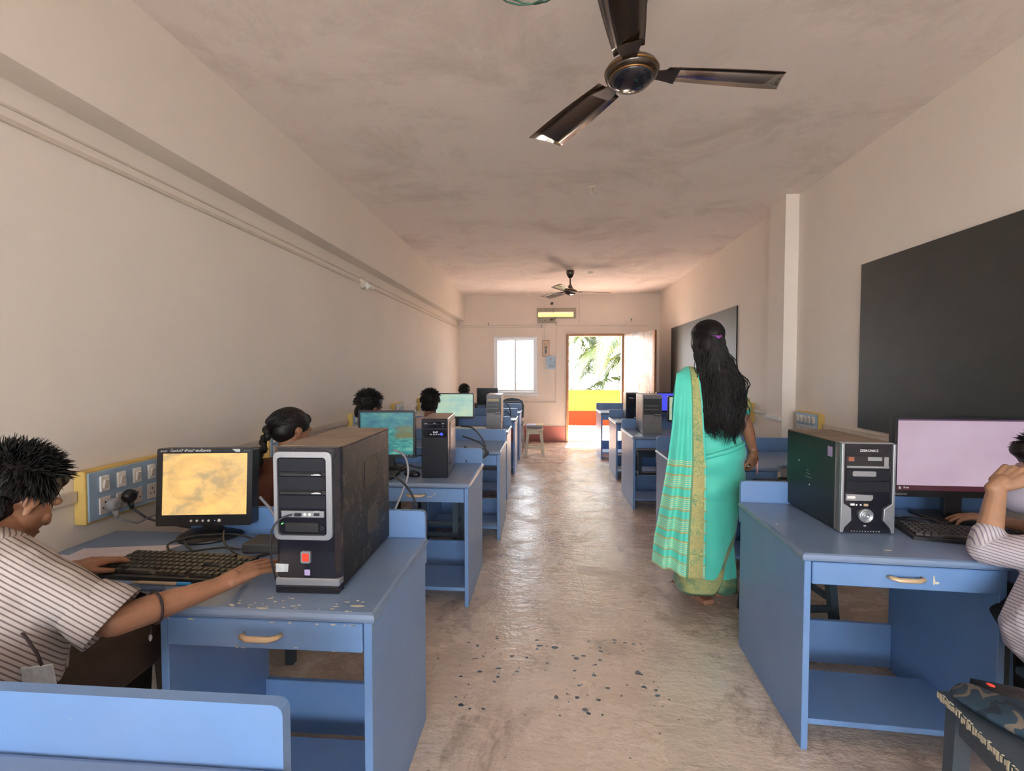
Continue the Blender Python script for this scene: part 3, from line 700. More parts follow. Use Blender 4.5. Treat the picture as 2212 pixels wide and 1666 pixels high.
def tower_big(loc,rz,label):
    w,d,h=.184,.445,.415; r=empty('computer_tower',loc,rz,label,'computer tower')
    B().box(-w/2,w/2,.03,d,.006,h-.004,.003).build('case',m_case,r)
    B().box(-w/2+.001,w/2-.001,.03,d-.001,h-.004,h,.001).build('dust_layer',m_dust,r)
    f=B(); f.prism([(-w/2,.03),(w/2,.03),(w/2,.012),(w/2-.012,.0),(-w/2+.012,.0),(-w/2,.012)],.004,h-.001); fp=f.build('front_panel',m_blackg,r)
    f=B(); ring(f,rrect(-w/2+.002,w/2-.016,.155,h-.012,.016),rrect(-w/2+.012,w/2-.032,.167,h-.028,.010),-.007,.006); f.build('silver_frame',m_silver,fp)
    f=B().box(-w/2+.001,w/2+.001,-.004,.028,.022,.044,.003); f.build('base_strip',m_silver,fp)
    f=B().box(-w/2,w/2,-.003,.03,.0,.022,.003); f.build('foot',m_blackg,fp)
    z=h-.030
    for i in range(3):
        z0=z-.040; f=B().box(-w/2+.014,w/2-.034,-.0035,.004,z0,z,.002); bc=f.build('bay_cover',m_bay,fp)
        B().box(-w/2+.018,w/2-.048,-.0042,.0,z0-.011,z0-.003,.001).build('slot',m_black,bc)
        B().box(w/2-.075,w/2-.048,-.0048,-.003,z0-.0085,z0-.0065).box(w/2-.068,w/2-.052,-.0048,-.003,z0-.0055,z0-.0045).build('drive_logo',m_text,bc)
        z-=.052
    f=B().box(-w/2+.022,w/2-.040,-.006,.002,.218,.236,.001); up=f.build('usb_panel',m_silver,fp)
    B().box(-.030,-.012,-.012,-.005,.222,.231,.001).build('usb_plug',m_black,up)
    B().box(.024,.040,-.0068,-.0055,.223,.231).build('usb_port',m_black,up)
    for x in (-.002,.012): B().lathe([(.0042,0),(.0042,-.002),(.002,-.002)],(x,-.0055,.227),12,axis='y').build('audio_jack',m_white,up)
    B().box(-w/2+.032,w/2-.056,-.005,.002,.176,.202,.001).build('card_slot',m_black,fp)
    B().lathe([(.0075,.002),(.0075,-.006),(.006,-.0065)],(w/2-.045,0,.188),16,axis='y').build('button',m_bay,fp)
    B().cyl((-w/2+.023,-.001,.199),(-w/2+.023,-.0055,.199),.0018,n=8).build('status_light',m_ledg,fp)
    f=B().prism(rrect(-.016,.012,.088,.122,.005),-.006,0,axis='y'); bd=f.build('badge',m_silver,fp)
    B().prism(rrect(-.0115,.0075,.0935,.1165,.002),-.0068,-.0058,axis='y').build('badge_centre',m_redb,bd)
    B().box(-.008,.008,-.0012,.001,.052,.068).build('sticker',m_lilac,fp)
    B().prism([(-w/2+.001,.060),(-.056,.061),(-.054,.083),(-w/2+.001,.084)],-.0012,.001,axis='y').build('torn_label',m_label,fp)
    for y0,y1,z0,z1,rnd_ in ((.20,.31,.25,.335,0),(.215,.325,.085,.175,1)):
        P=[(p[0],p[1]) for p in rrect(y0,y1,z0,z1,.035 if rnd_ else .004)]
        B().prism(P,w/2-.001,w/2+.0012,axis='x').build('side_vent',m_mesh,r)
    return r
tower_big((-.668,1.243,.70),R(1.2),'large dusty black tower with silver frame and red badge, nearest on left')
def zeb(loc,rz,label):
    w,d,h=.195,.41,.352; r=empty('computer_tower',loc,rz,label,'computer tower')
    B().box(-w/2,w/2,.035,d,.006,h-.003,.003).build('case',m_caseg,r)
    B().box(-w/2+.001,w/2-.001,.03,d-.001,h-.004,h,.001).build('dust_layer',m_dust,r)
    B().box(-w/2,-w/2+.004,.004,.036,.004,h-.002,.001).box(w/2-.004,w/2,.004,.036,.004,h-.002,.001).box(-w/2,w/2,.006,.036,h-.006,h-.001).build('bezel_edge',m_grey,r)
    f=B().prism(rrect(-w/2+.004,w/2-.004,.004,h-.005,.006),0,.034,axis='y'); fp=f.build('front_panel',m_blackg,r)
    for s in (-1,1):
        P=[(s*(w/2),h-.004),(s*(w/2-.010),h-.004),(s*(w/2-.010),.118),(s*(w/2-.038),.098),(s*(w/2-.040),.052),(s*(w/2-.014),.022),(s*(w/2-.010),.004),(s*(w/2),.004)]
        B().prism(P,-.008,.03,axis='y',bev=.002).build('silver_wing',m_silver,fp)
    # open drive bay with bare metal inside
    B().box(-.078,.078,-.0015,.002,.252,.300).build('open_bay',m_black,fp)
    B().box(-.076,.076,-.004,-.0012,.254,.262,.001).box(.058,.074,-.004,-.0012,.262,.298,.001).box(.0,.05,-.003,-.0012,.283,.297).build('bay_metal',m_silver,fp)
    B().box(-.070,-.050,-.003,-.001,.280,.296).build('bay_foam',M('red_brown_part',(.28,.09,.05,1),.6),fp)
    f=B().box(-.078,.078,-.003,.001,.207,.248,.001); f.build('bay_cover',m_bay,fp)
    B().prism(rrect(-.055,.03,.222,.242,.006),-.0042,-.003,axis='y').build('worn_patch',m_grey,fp)
    B().box(-.078,.078,-.003,.001,.163,.203,.001).build('bay_cover',m_bay,fp)
    B().prism([(-.078,.128),(.012,.128),(.02,.136),(.02,.150),(-.078,.153)],-.005,.0,axis='y').build('floppy_cover',m_grey,fp)
    B().box(-.074,-.045,-.0062,-.0048,.136,.145).build('paper_label',m_white,fp)
    B().box(-.06,-.045,-.003,0,.108,.116).box(-.04,-.035,-.003,0,.108,.114).box(-.025,-.02,-.003,0,.108,.114).build('port_marks',m_text,fp)
    B().box(-.012,.004,-.004,0,.107,.116).build('usb_port',m_handle,fp)
    B().lathe([(.028,.002),(.028,-.006),(.024,-.011),(.020,-.011),(.017,-.005),(.013,-.005),(.011,-.012),(.006,-.013),(.005,-.009),(.001,-.009)],(-.004,0,.070),32,axis='y').build('power_button',m_silver,fp)
    B().ball((-.005,-.001,.030),(.006,.003,.004)).build('reset_button',m_silver,fp)
    text('logo_text','ZEBRONICS',.0125,m_text,fp,(.004,-.0006,.321),(R(90),0,0))
    f=B()
    for i in range(11): f.box(-.055+i*.01,-.050+i*.01,-.0008,.001,.006,.010)
    f.build('print_marks',m_grey,fp)
    B().box(-w/2-.0006,-w/2+.001,.055,.085,.285,.325).build('sticker',m_lilac,r)
    for i in range(4): B().box(-w/2-.0006,-w/2+.001,.20+.01*i,.25-.006*i,.165+.014*i,.168+.014*i).build('vent_slot',m_grey,r)
    for q in ((-w/2,.30,.225),(-w/2,.215,.135)): B().ball(q,.004).build('screw',m_grey,r)
    return r
zeb((1.236,1.862,.70),R(-1.0),'black and silver tower with round power button on nearest right desk')
m_brushed=M('brown_reflecting_side',(.13,.085,.06,1),.3,.3,.2)
def iball(loc,rz,label):
    w,d,h=.152,.39,.345; r=empty('computer_tower',loc,rz,label,'computer tower')
    B().box(-w/2,w/2,.02,d,.004,h,.003).build('case',m_brushed,r)
    f=B().prism(rrect(.10,d-.02,.06,h-.03,.02),w/2-.001,w/2+.006,axis='x'); f.build('raised_side_panel',m_brushed,r)
    f=B(); ring_=rrect(.092,d-.012,.052,h-.022,.024); f.prism(ring_,w/2-.001,w/2+.002,axis='x'); f.build('side_gasket',m_black,r)
    f=B().box(-w/2,w/2,0,.022,.0,h-.001,.003); fp=f.build('front_panel',m_bay,r)
    f=B().box(-w/2+.008,w/2-.008,-.003,.001,h-.052,h-.016,.001); o=f.build('optical_drive',m_blackg,fp)
    B().box(-w/2+.015,w/2-.015,-.0036,-.0028,h-.030,h-.029).box(-w/2+.018,-w/2+.034,-.004,-.003,h-.026,h-.023).box(-.008,.008,-.004,-.003,h-.026,h-.023).box(w/2-.034,w/2-.018,-.004,-.003,h-.026,h-.022).build('drive_marks',m_grey,o)
    B().box(w/2-.03,w/2-.022,-.005,-.003,h-.044,h-.041).build('eject_button',m_grey,o)
    f=B().prism(rrect(-w/2+.012,w/2-.006,h-.108,h-.062,.006),-.003,.001,axis='y'); g=f.build('control_panel',m_blackg,fp)
    text('logo_text','iball',.015,m_ledw,g,(.005,-.0034,h-.076),(R(90),0,0),sx=1.2)
    B().box(-.006,.0,-.004,-.003,h-.093,h-.086).box(.007,.013,-.004,-.003,h-.093,h-.086).build('audio_jack',m_text,g)
    B().box(-.028,-.014,-.004,-.003,h-.093,h-.086).box(.019,.030,-.004,-.003,h-.093,h-.086).build('usb_port',m_grey,g)
    B().lathe([(.0085,.0),(.0085,-.0035),(.006,-.004)],(.041,-.001,h-.088),16,axis='y').build('power_light',m_ledb,g)
    return r
iball((-.645,2.655,.70),R(5),'slim black tower with brown side panel on the second left desk')
m_beige=M('beige_strip',(.42,.37,.25,1),.5); m_twgrey=M('grey_front',(.20,.20,.21,1),.4); m_twsilver=M('tan_grey_case_side',(.36,.28,.21,1),.4,.1)
def tower_simple(loc,rz,w,d,h,case,front,label,kind):
    r=empty('computer_tower',loc,rz,label,'computer tower')
    B().box(-w/2,w/2,.02,d,.004,h,.003).build('case',case,r)
    fp=B().box(-w/2,w/2,0,.022,0,h-.001,.003).build('front_panel',front,r)
    if kind=='two':   # black bays above, grey below, beige strip
        B().prism([(-w/2+.008,h-.035),(w/2-.004,h-.035),(w/2-.004,h*.46),(w*.1,h*.46),(w*.06,h*.5),(-w/2+.008,h*.5)],-.004,.0,axis='y').build('bay_block',m_black,fp)
        B().box(-w/2+.01,w/2-.02,-.006,0,h-.07,h-.04,.001).build('bay_cover',m_beige if case is m_twsilver else m_black,fp)
        B().box(-w/2+.012,w/2-.03,-.006,-.003,h*.62,h*.62+.004).box(-w/2+.012,w/2-.03,-.006,-.003,h*.72,h*.72+.004).build('slot',m_grey,fp)
        B().box(w*.12,w*.26,-.006,-.003,h*.49,h*.505).box(w*.3,w*.42,-.006,-.003,h*.49,h*.505).build('logo_mark',m_white,fp)
    else:
        B().prism(rrect(-w/2+.01,w/2-.01,.02,h-.02,.01),-.006,0,axis='y').build('glossy_cover',m_blackg,fp)
        B().prism([(-w*.3,h*.80),(w*.1,h*.78),(-w*.05,h*.84),(-w*.3,h*.84)],-.0075,-.005,axis='y').build('logo_mark',m_grey,fp)
        B().box(w*.1,w*.36,-.0075,-.005,.03,.036).build('port_marks',m_text,fp)
    return r
tower_simple((-.535,4.785,.70),R(2),.155,.40,.375,m_twsilver,m_twgrey,'grey tower with a beige strip on the fourth left desk',kind='two')
m_twside=M('grey_metal_case',(.30,.29,.30,1),.35,.4)
tower_simple((1.053,4.64,.70),R(-2),.185,.42,.385,m_twside,m_twgrey,'grey and black tower on the third right desk beside the sari',kind='two')
tower_simple((1.10,5.93,.70),R(-3),.165,.30,.345,m_twside,m_black,'glossy black tower with silver side in front of the open door',kind='gloss')
# ---------------------------------------------------------------- monitors
def s_yellow(t):
    co=t.coord('Generated'); n=t.noise(3.2,6,.6,co,.5); n2=t.noise(9,5,.7,co)
    c=t.ramp(n,[(.36,(.42,.29,.14,1)),(.5,(.68,.42,.15,1)),(.7,(.86,.50,.15,1))])
    vo=t.n('TexGradient',gradient_type='SPHERICAL'); mp=t.n('Mapping'); mp.inputs['Location'].default_value=(-.95,0,-1.1); mp.inputs['Scale'].default_value=(2.2,0,2.0); t.l(co,mp.inputs[0]); t.l(mp.outputs[0],vo.inputs[0])
    r_=t.ramp(vo.outputs[0],[(0.12,0.),(.2,.7),(.42,.5),(.5,0.)])
    c=t.mix(t.math('MULTIPLY',r_,.5),c,(.42,.25,.10,1))
    return t.mix(t.math('MULTIPLY',t.math('GREATER_THAN',n2,.70),.6),c,(.25,.12,.03,1))
def s_beach(t):
    co=t.coord('Generated',(1.2,1,2.4)); n=t.noise(4,8,.65,co,.8); n2=t.noise(2.5,5,.6,co)
    c=t.ramp(n,[(.3,(.01,.06,.09,1)),(.45,(.02,.20,.22,1)),(.58,(.05,.36,.30,1)),(.7,(.30,.55,.45,1))])
    sx=t.n('SeparateXYZ'); t.l(t.coord('Generated'),sx.inputs[0])
    up=t.ramp(sx.outputs[2],[(.55,0.),(.7,.75)]); c=t.mix(up,c,t.ramp(n2,[(.35,(.03,.12,.22,1)),(.55,(.06,.26,.30,1)),(.7,(.22,.42,.20,1))]))
    rk=t.math('MULTIPLY',t.ramp(sx.outputs[0],[(.6,0.),(.72,1.)]),t.ramp(sx.outputs[2],[(.34,0.),(.42,1.),(.62,1.),(.72,0.)]))
    return t.mix(t.math('MULTIPLY',rk,t.ramp(n2,[(.35,.4),(.6,1.)])),c,(.16,.15,.05,1))
def s_pale(t):
    co=t.coord('Generated'); return t.ramp(t.noise(2.2,4,.6,co),[(.3,(.28,.50,.47,1)),(.5,(.42,.60,.48,1)),(.75,(.55,.66,.45,1))])
def s_lilac(t):
    co=t.coord('Generated'); sx=t.n('SeparateXYZ'); t.l(co,sx.inputs[0])
    c=t.ramp(t.noise(1.5,3,.5,co),[(.3,(.44,.31,.40,1)),(.7,(.52,.40,.49,1))])
    c=t.mix(t.math('LESS_THAN',sx.outputs[2],.075),c,(.06,.012,.022,1))
    return t.mix(t.math('GREATER_THAN',sx.outputs[2],.975),c,(.10,.05,.10,1))
def s_doc(t):
    co=t.coord('Generated'); return t.ramp(t.noise(5,5,.6,co),[(.3,(.30,.42,.30,1)),(.7,(.55,.62,.46,1))])
m_s1=emit('screen_yellow_parchment',s_yellow,1.45); m_s2=emit('screen_teal_beach',s_beach,.85); m_s3=emit('screen_pale_green',s_pale,1.0)
m_s4=emit('screen_pale_lilac',s_lilac,1.1); m_s5=emit('screen_document',s_doc,1.0); m_s6=emit('screen_blue',(.06,.07,.75,1),1.2); m_off=M('screen_off',(.012,.013,.016,1),.25)
def monitor(loc,rz,w,h,zb,scr,label,th=.03,bz=.018,bzb=.03,stand='round',tilt=0,deep=.0,sc=1):
    """front faces -Y; zb = height of the lower edge above the desk"""
    r=empty('computer_monitor',loc,rz,label,'monitor')
    M4=Matrix.Translation((0,-.02,zb))@Matrix.Rotation(R(-tilt),4,'X')
    f=B(); f.prism(rrect(-w/2,w/2,0,h,.008),.0,th,axis='y'); 
    f.prism(rrect(-w/2+.03,w/2-.03,.03,h-.03,.02),th,th+.03+deep,axis='y')
    f.move(M4); hs=f.build('housing',m_black,r)
    f=B(); ring(f,rrect(-w/2,w/2,0,h,.008),rrect(-w/2+bz,w/2-bz,bzb,h-bz,.002),-.005,.004); f.move(M4); bzo=f.build('bezel',m_black,r)
    f=B().box(-w/2+bz-.001,w/2-bz+.001,-.001,.002,bzb-.001,h-bz+.001); f.move(M4); f.build('screen',scr,r)
    f=B().box(-.035,.035,.02,.045,.015,zb+h*.35,.004); f.build('stand',m_black,r)
    f=B()
    if stand=='round': f.lathe([(.001,.0),(.11,.0),(.115,.006),(.10,.014),(.04,.022),(.001,.024)],(0,.03,0),28)
    else: f.box(-.11,.11,-.06,.12,0,.014,.006,seg=2)
    f.build('stand_base',m_black,r)
    return r,M4,bzo
r,M4,bz1=monitor((-1.268,1.640,.70),R(7),.345,.287,.052,m_s1,'old boxy monitor lit yellow in front of the boy on the nearest left desk',th=.045,bz=.019,bzb=.040,tilt=4,deep=.02)
e4=M4.to_euler()
def on(r,M4,name,fn,m,par):
    f=B(); fn(f); f.move(M4); return f.build(name,m,par)
for i,x in enumerate((-.045,-.024,-.003,.018)): on(r,M4,'monitor_button',lambda f:f.lathe([(.0045,0),(.0045,-.002),(.003,-.003)],(x,-.005,.019),12,axis='y'),m_white,bz1)
on(r,M4,'power_button',lambda f:f.lathe([(.0062,0),(.0062,-.002),(.004,-.003)],(.056,-.005,.019),14,axis='y'),m_white,bz1)
on(r,M4,'status_light',lambda f:f.cyl((.040,-.005,.019),(.040,-.0062,.019),.0015,n=6),m_ledw,bz1)
on(r,M4,'paper_label',lambda f:f.prism([(.112,.273),(.127,.2725),(.1275,.283),(.098,.2835)],-.006,-.005,axis='y'),m_label,bz1)
def ontext(body,size,x,z,mm=m_text,par=bz1,M_=M4,sx=1,name='bezel_text'):
    p=M_@V((x,-.0053,z)); return text(name,body,size,mm,par,p,(R(90)+M_.to_euler().x,0,0),sx=sx,depth=.0002)
ontext('ರೋಟರಿ ಕ್ಲಬ್ ಅಂಕೋಲಾ',.013,-.052,.2785); ontext('acer',.011,-.148,.278,sx=1.3,name='logo_text'); ontext('AL1716',.007,.152,.277,m_grey)
r,M4b,b2=monitor((-.985,2.83,.70),R(3),.355,.292,.088,m_s2,'black monitor with a teal beach wallpaper on the second left desk',bz=.013,bzb=.017)
for i,x in enumerate((.10,.118,.131,.152)): on(r,M4b,'monitor_button',lambda f:f.cyl((x,-.005,.010),(x,-.007,.010),.0035,n=8),m_white,b2)
monitor((-.99,5.0,.70),R(2),.43,.275,.105,m_s3,'wide monitor with a pale green screen on the fourth left desk',bz=.012,bzb=.022)
monitor((-.90,7.16,.70),0,.33,.27,.085,m_off,'switched off black monitor on the last left desk below the window',bz=.012,bzb=.02)
r,M4c,b3=monitor((1.715,2.04,.70),R(-1.5),.535,.335,.105,m_s4,'wide monitor with a pale lilac screen on the nearest right desk',bz=.012,bzb=.026,stand='box')
ontext('Lenovo',.015,-.237,.012,M('grey_print',(.35,.35,.36,1),.5),b3,M4c,name='logo_text')
on(r,M4c,'taskbar_icon',lambda f:f.box(-.245,-.237,-.0022,-.001,.031,.041).box(-.226,-.221,-.0022,-.001,.034,.042).box(-.218,-.206,-.0022,-.001,.034,.040),m_label,b3)
monitor((1.455,4.82,.70),R(0),.42,.265,.105,m_s5,'monitor with a pale document screen just left of the sari on third right desk',bz=.013,bzb=.02,stand='box')
monitor((1.64,6.06,.70),R(0),.45,.25,.095,m_s6,'monitor with a bright blue screen behind the pale document one',bz=.012,bzb=.02,stand='box')
# ---------------------------------------------------------------- keyboards, mice, things on desks
m_key=M('dusty_black_keys',(.045,.042,.038,1),.45,0,.5,30)
def keyboard(loc,rz,label,keys=True,w=.44,d=.165,m=m_black,mk=None):
    mk=mk or m_key; r=empty('keyboard',loc,rz,label,'keyboard')
    f=B().prism([(-d/2,0),(d/2,0),(d/2,.020),(-d/2,.012)],-w/2,w/2,axis='x'); f.build('keyboard_body',m,r)
    rows=[(15,.0),(15,.0),(14,.0),(13,.0),(8,.0)]
    kw=(w*.70)/15; me=None; one=B()
    def keyat(b,x,y,z,a,c):
        bb=bmesh.new(); bmesh.ops.create_cube(bb,size=1)
        for v in bb.verts:
            k=.74 if v.co.z>0 else 1
            v.co=V((x+v.co.x*a*.92*k,y+v.co.y*c*.9*k,z+(v.co.z+.5)*.0085))
        b.merge(bb)
    ky=(d*.86)/6
    spots=[]
    for i in range(6):
        y=d*.40-ky*(i+.15); z=.0165+ (y/d)*.008
        n=15 if i<5 else 0
        for j in range(n): spots.append((-w/2+.012+kw*(j+.5),y,z,kw,ky))
        if i==5:
            x=-w/2+.012
            for ww in (1.3,1.1,1.2,5.8,1.2,1.1,1.2,1.3): spots.append((x+kw*ww/2,y,z,kw*ww,ky)); x+=kw*ww
        k2=kw*.95
        for j in range(3 if i not in (3,) else 0): spots.append((w*.225+k2*(j+.5)-.004,y,z,k2,ky))
        for j in range(4 if i>0 else 0): spots.append((w*.365+k2*(j+.5)-.008,y,z,k2*.9,ky))
    if keys:
        rest=sorted(spots,key=lambda q:-q[1])[:len(spots)-100] if len(spots)>100 else []
        if rest:
            b=B()
            for s_ in rest: keyat(b,*s_)
            o=b.build('keys',mk,r); o['kind']='stuff'
            spots=[q for q in spots if q not in rest]
        cache={}
        for x,y,z,a,c in spots:
            kk=(round(a,4),round(c,4))
            if kk not in cache:
                b=B(); keyat(b,0,0,0,a,c); o=b.build('key',mk,r); o.location=(x,y,z); cache[kk]=o.data
            else:
                o=bpy.data.objects.new('key',cache[kk]); COL.objects.link(o); o.parent=r; o.location=(x,y,z)
    else:
        b=B()
        for s_ in spots: keyat(b,*s_)
        o=b.build('keys',mk,r); o['kind']='stuff'
    return r
keyboard((-1.160,1.363,.70),R(-1.5),'dusty black keyboard in front of the boy and the yellow monitor')
keyboard((1.60,1.83,.70),R(-14),'black keyboard beside the striped elbow on the nearest right desk',keys=False,w=.44)
keyboard((-.80,4.83,.70),R(0),'dark keyboard with worn white keys at the fourth left desk',keys=False,mk=m_white)
keyboard((-1.10,2.66,.70),R(0),'black keyboard on the second left desk in front of the beach monitor',keys=False)
def mouse(loc,rz,label,m=m_blackg):
    r=empty('computer_mouse',loc,rz,label,'mouse')
    f=B().ball((0,0,.012),(.030,.055,.024),sub=3); 
    for v in f.bm.verts: v.co.z=max(v.co.z,.001)
    f.build('mouse_body',m,r)
    B().cyl((-.003,.026,.033),(.003,.026,.033),.008,n=12).build('scroll_wheel',m_grey,r)
    return r
mouse((-.802,1.405,.70),R(-10),'black mouse under the boy\'s hand beside the large tower')
mouse((-.79,2.69,.70),R(70),'shiny black mouse beside the slim brown sided tower on the second left desk')
m_paper=M('pale_lilac_paper',(.58,.54,.60,1),.8,0,.08)
f=B(); f.prism([(-1.60,1.33),(-1.37,1.39),(-1.30,1.56),(-1.62,1.50)],.7003,.7023); f.build('paper_sheet',m_paper,label='pale lilac paper sheets lying left of the keyboard by the wall',cat='paper')
f=B(); f.prism([(-1.66,1.28),(-1.44,1.30),(-1.40,1.42),(-1.64,1.44)],.7025,.7035); f.build('paper_sheet',m_paper,label='second pale sheet half under the boy\'s shirt on the left desk',cat='paper')
r=empty('marker_pen',(-1.10,1.262,.705),R(90),'pen with bright blue cap lying before the keyboard','pen')
f=B(); f.lathe([(.0045,-.09),(.0048,-.02),(.0048,.03)],n=12); f.move(Matrix.Rotation(R(90),4,'X')@Matrix.Rotation(0,4,'Z')); f.build('barrel',M('tan_pen_barrel',(.50,.40,.28,1),.5),r)
f=B(); f.lathe([(.0025,-.115),(.0045,-.09)],n=12); f.move(Matrix.Rotation(R(90),4,'X')); f.build('tip',M('tan_pen_tip',(.42,.33,.2,1),.5),r)
f=B(); f.lathe([(.0053,.028),(.0053,.065),(.004,.068)],n=12); f.move(Matrix.Rotation(R(90),4,'X')); f.build('pen_cap',M('cyan_blue_cap',(.02,.30,.70,1),.35),r)
r.rotation_euler=(0,0,R(90))
# black adaptor boxes behind the hand
B().box(-1.04,-.90,1.50,1.60,.70,.735,.006,seg=2).build('power_adapter',m_dusty,label='flat dusty black adapter box between yellow monitor and tower',cat='adapter')
def cable(name,pts,rad,m,label,it=6):
    P=[V(p) for p in pts]; out=[]
    for i in range(len(P)-1):
        p0,p1,p2,p3=P[max(i-1,0)],P[i],P[i+1],P[min(i+2,len(P)-1)]
        for k in range(it):
            t_=k/it; out.append(.5*((2*p1)+(-p0+p2)*t_+(2*p0-5*p1+4*p2-p3)*t_*t_+(-p0+3*p1-3*p2+p3)*t_**3))
    out.append(P[-1]); return B().tube(out,rad,7).build(name,m,label=label,cat='cable')
cable('grey_cable',[(-1.10,1.70,.84),(-1.05,1.685,.80),(-1.0,1.67,.745),(-.92,1.66,.715),(-.80,1.705,.71),(-.66,1.72,.72)],.0055,m_cableg,'grey cable drooping from yellow monitor down behind the large tower')
cable('black_cable',[(-1.2,1.62,.72),(-1.25,1.56,.735),(-1.32,1.52,.72),(-1.26,1.48,.706),(-1.12,1.51,.715),(-1.05,1.52,.708),(-1.02,1.56,.72),(-1.15,1.60,.73),(-1.28,1.55,.725),(-1.2,1.485,.706)],.004,m_cable,'tangle of black cable around the foot of the yellow monitor')
cable('black_cable',[(-1.16,1.58,.75),(-1.10,1.50,.735),(-1.02,1.465,.708),(-.95,1.48,.706),(-.86,1.62,.708),(-.80,1.69,.76),(-.9,1.70,.78),(-1.0,1.68,.74)],.0035,m_cable,'black cable looping from the monitor past the flat adapter')
cable('black_cable',[(-.80,1.34,.706),(-.79,1.30,.706),(-.765,1.255,.72),(-.762,1.225,.80),(-.755,1.215,.88),(-.735,1.222,.915),(-.705,1.232,.927)],.0028,m_cable,'thin black cable from the mouse up to the large tower\'s front port')
cable('grey_cable',[(-.57,1.70,1.03),(-.54,1.74,1.0),(-.53,1.75,.93),(-.55,1.74,.86),(-.57,1.71,.80)],.0042,m_cableg,'grey cable curving behind the large black tower')
cable('black_cable',[(-.57,1.70,.93),(-.54,1.72,.90),(-.51,1.745,.84),(-.495,1.75,.77),(-.52,1.735,.725),(-.57,1.715,.715)],.0042,m_cable,'black cable hanging in a loop behind the large black tower')
for i,(a,b_) in enumerate(((0,0),(.03,.02),(.06,-.02))):
    cable('black_cable',[(-.57+.01*i,3.11,.95-.07*i),(-.50,3.16,.93-.08*i),(-.43-.01*i,3.165,.85-.03*i),(-.41+a*.3,3.17,.76),(-.44,3.165,.72),(-.54,3.10,.708+.004*i)],.006,m_cable,['upper','middle','lower'][i]+' black cable looping out behind the slim brown sided tower')
cable('black_cable',[(-.95,2.86,.74),(-.90,2.80,.72),(-.85,2.78,.75),(-.80,2.80,.73),(-.74,2.83,.72),(-.72,2.95,.71)],.005,m_cable,'black cable between the beach monitor and the slim brown sided tower')
cable('black_cable',[(-.93,2.90,.80),(-.86,2.92,.77),(-.80,2.93,.78),(-.73,2.95,.76)],.005,m_cable,'upper black cable behind the shiny mouse')
for i in range(2): cable('black_cable',[(-.50,5.19,.98-.1*i),(-.44,5.30,.94-.09*i),(-.40,5.32,.86-.06*i),(-.42,5.31,.76),(-.5,5.24,.71)],.006,m_cable,['upper','lower'][i]+' black cable hanging behind the grey tower with a beige strip')
cable('black_cable',[(1.33,2.05,.706),(1.42,2.07,.706),(1.50,2.04,.706),(1.55,1.98,.706),(1.50,1.95,.706),(1.45,2.0,.706),(1.52,2.06,.706),(1.60,2.04,.708),(1.64,1.98,.706),(1.58,1.94,.706),(1.62,1.90,.71)],.0045,m_cable,'black cable lying in loops on the nearest right desk')
cable('black_cable',[(1.34,1.96,.706),(1.40,1.95,.706),(1.46,1.90,.706),(1.50,1.87,.708)],.0045,m_cable,'black keyboard cable running along the nearest right desk')
cable('grey_cable',[(1.34,2.10,.706),(1.40,2.13,.706),(1.45,2.09,.706),(1.41,2.06,.706),(1.37,2.09,.706)],.004,m_cableg,'small grey cable loop beside the silver trimmed tower')
# papers / books on the cream stool
rnd=random.Random(3); z=.431
for i,(c,l) in enumerate([((.16,.13,.12,1),'bottom dark book'),((.30,.27,.25,1),'second book from the bottom'),((.45,.43,.42,1),'third, grey notebook'),((.62,.60,.62,1),'fourth, pale notebook')]):
    th=.012; B().box(-.12,.12,-.10,.10,0,th,.002).build('notebook',M('book_cover_%d'%i,c,.6),label=l+' in the pile on the cream stool',cat='book',group='books on the cream stool')
    o=COL.objects[-1]; o.location=(-.163+rnd.uniform(-.01,.01),7.22,z); o.rotation_euler=(0,0,rnd.uniform(-.1,.1)); z+=th+.0005
for x,c,l in ((-.215,(.60,.60,.72,1),'loose white and violet sheet'),(-.08,(.60,.48,.22,1),'yellow folder')):
    o=B().box(-.065,.065,-.1,.1,0,.004).build('paper_sheet',M('top_paper',c,.7),label=l+' on top of the pile on the cream stool',cat='paper'); o.location=(x,7.22,z+.0005)
# black bag behind the woman, patterned bag on the corner stool
r=empty('school_bag',(1.26,2.50,.45),R(4),'dark navy bag standing on the stool behind the woman in the sari','bag')
m_navy=M('navy_cloth',(.02,.03,.06,1),.7,0,.3)
f=B().box(-.16,.16,-.09,.09,0,.30,.03,seg=3); f.build('bag_body',m_navy,r)
B().box(-.12,.12,-.112,-.088,.03,.17,.012,seg=2).build('front_pocket',m_navy,r)
B().tube([(-.05,0,.295),(-.04,0,.315),(.04,0,.315),(.05,0,.295)],.007,6).build('handle_strap',m_black,r)
m_camo=NT('camouflage_cloth'); _n=m_camo.noise(9,2,.5,m_camo.coord('Object',(1,.7,1)),1.0); m_camo.base(m_camo.ramp(_n,[(0,(.008,.02,.035,1)),(.45,(.018,.045,.075,1)),(.53,(.15,.13,.105,1)),(.58,(.02,.045,.075,1)),(.66,(.20,.18,.155,1))],'CONSTANT')); m_camo.set(Roughness=.8); m_camo=m_camo.m
r=empty('cloth_bag',(1.205,1.150,.4505),R(33),'flat blue and beige camouflage bag with a black strap on the corner stool','bag')
f=B().ball((0,0,.022),(.075,.19,.022),sub=4)
for v in f.bm.verts:
    v.co.x=math.copysign(abs(v.co.x/.075)**.6*.075,v.co.x) if v.co.x else 0
    v.co.z+= .006*mnoise.noise(v.co*18) ; v.co.z=max(v.co.z,.0)
f.build('bag_body',m_camo,r)
f=B(); f.tube([(.055,.17,.03),(.06,.08,.045),(.07,-.03,.05),(.075,-.14,.045),(.06,-.2,.03)],[.01,.022,.028,.025,.012],10,flat=.5); f.build('strap',m_black,r)
B().ball((.055,.13,.045),(.006,.010,.004)).build('red_tag',m_redb,r)
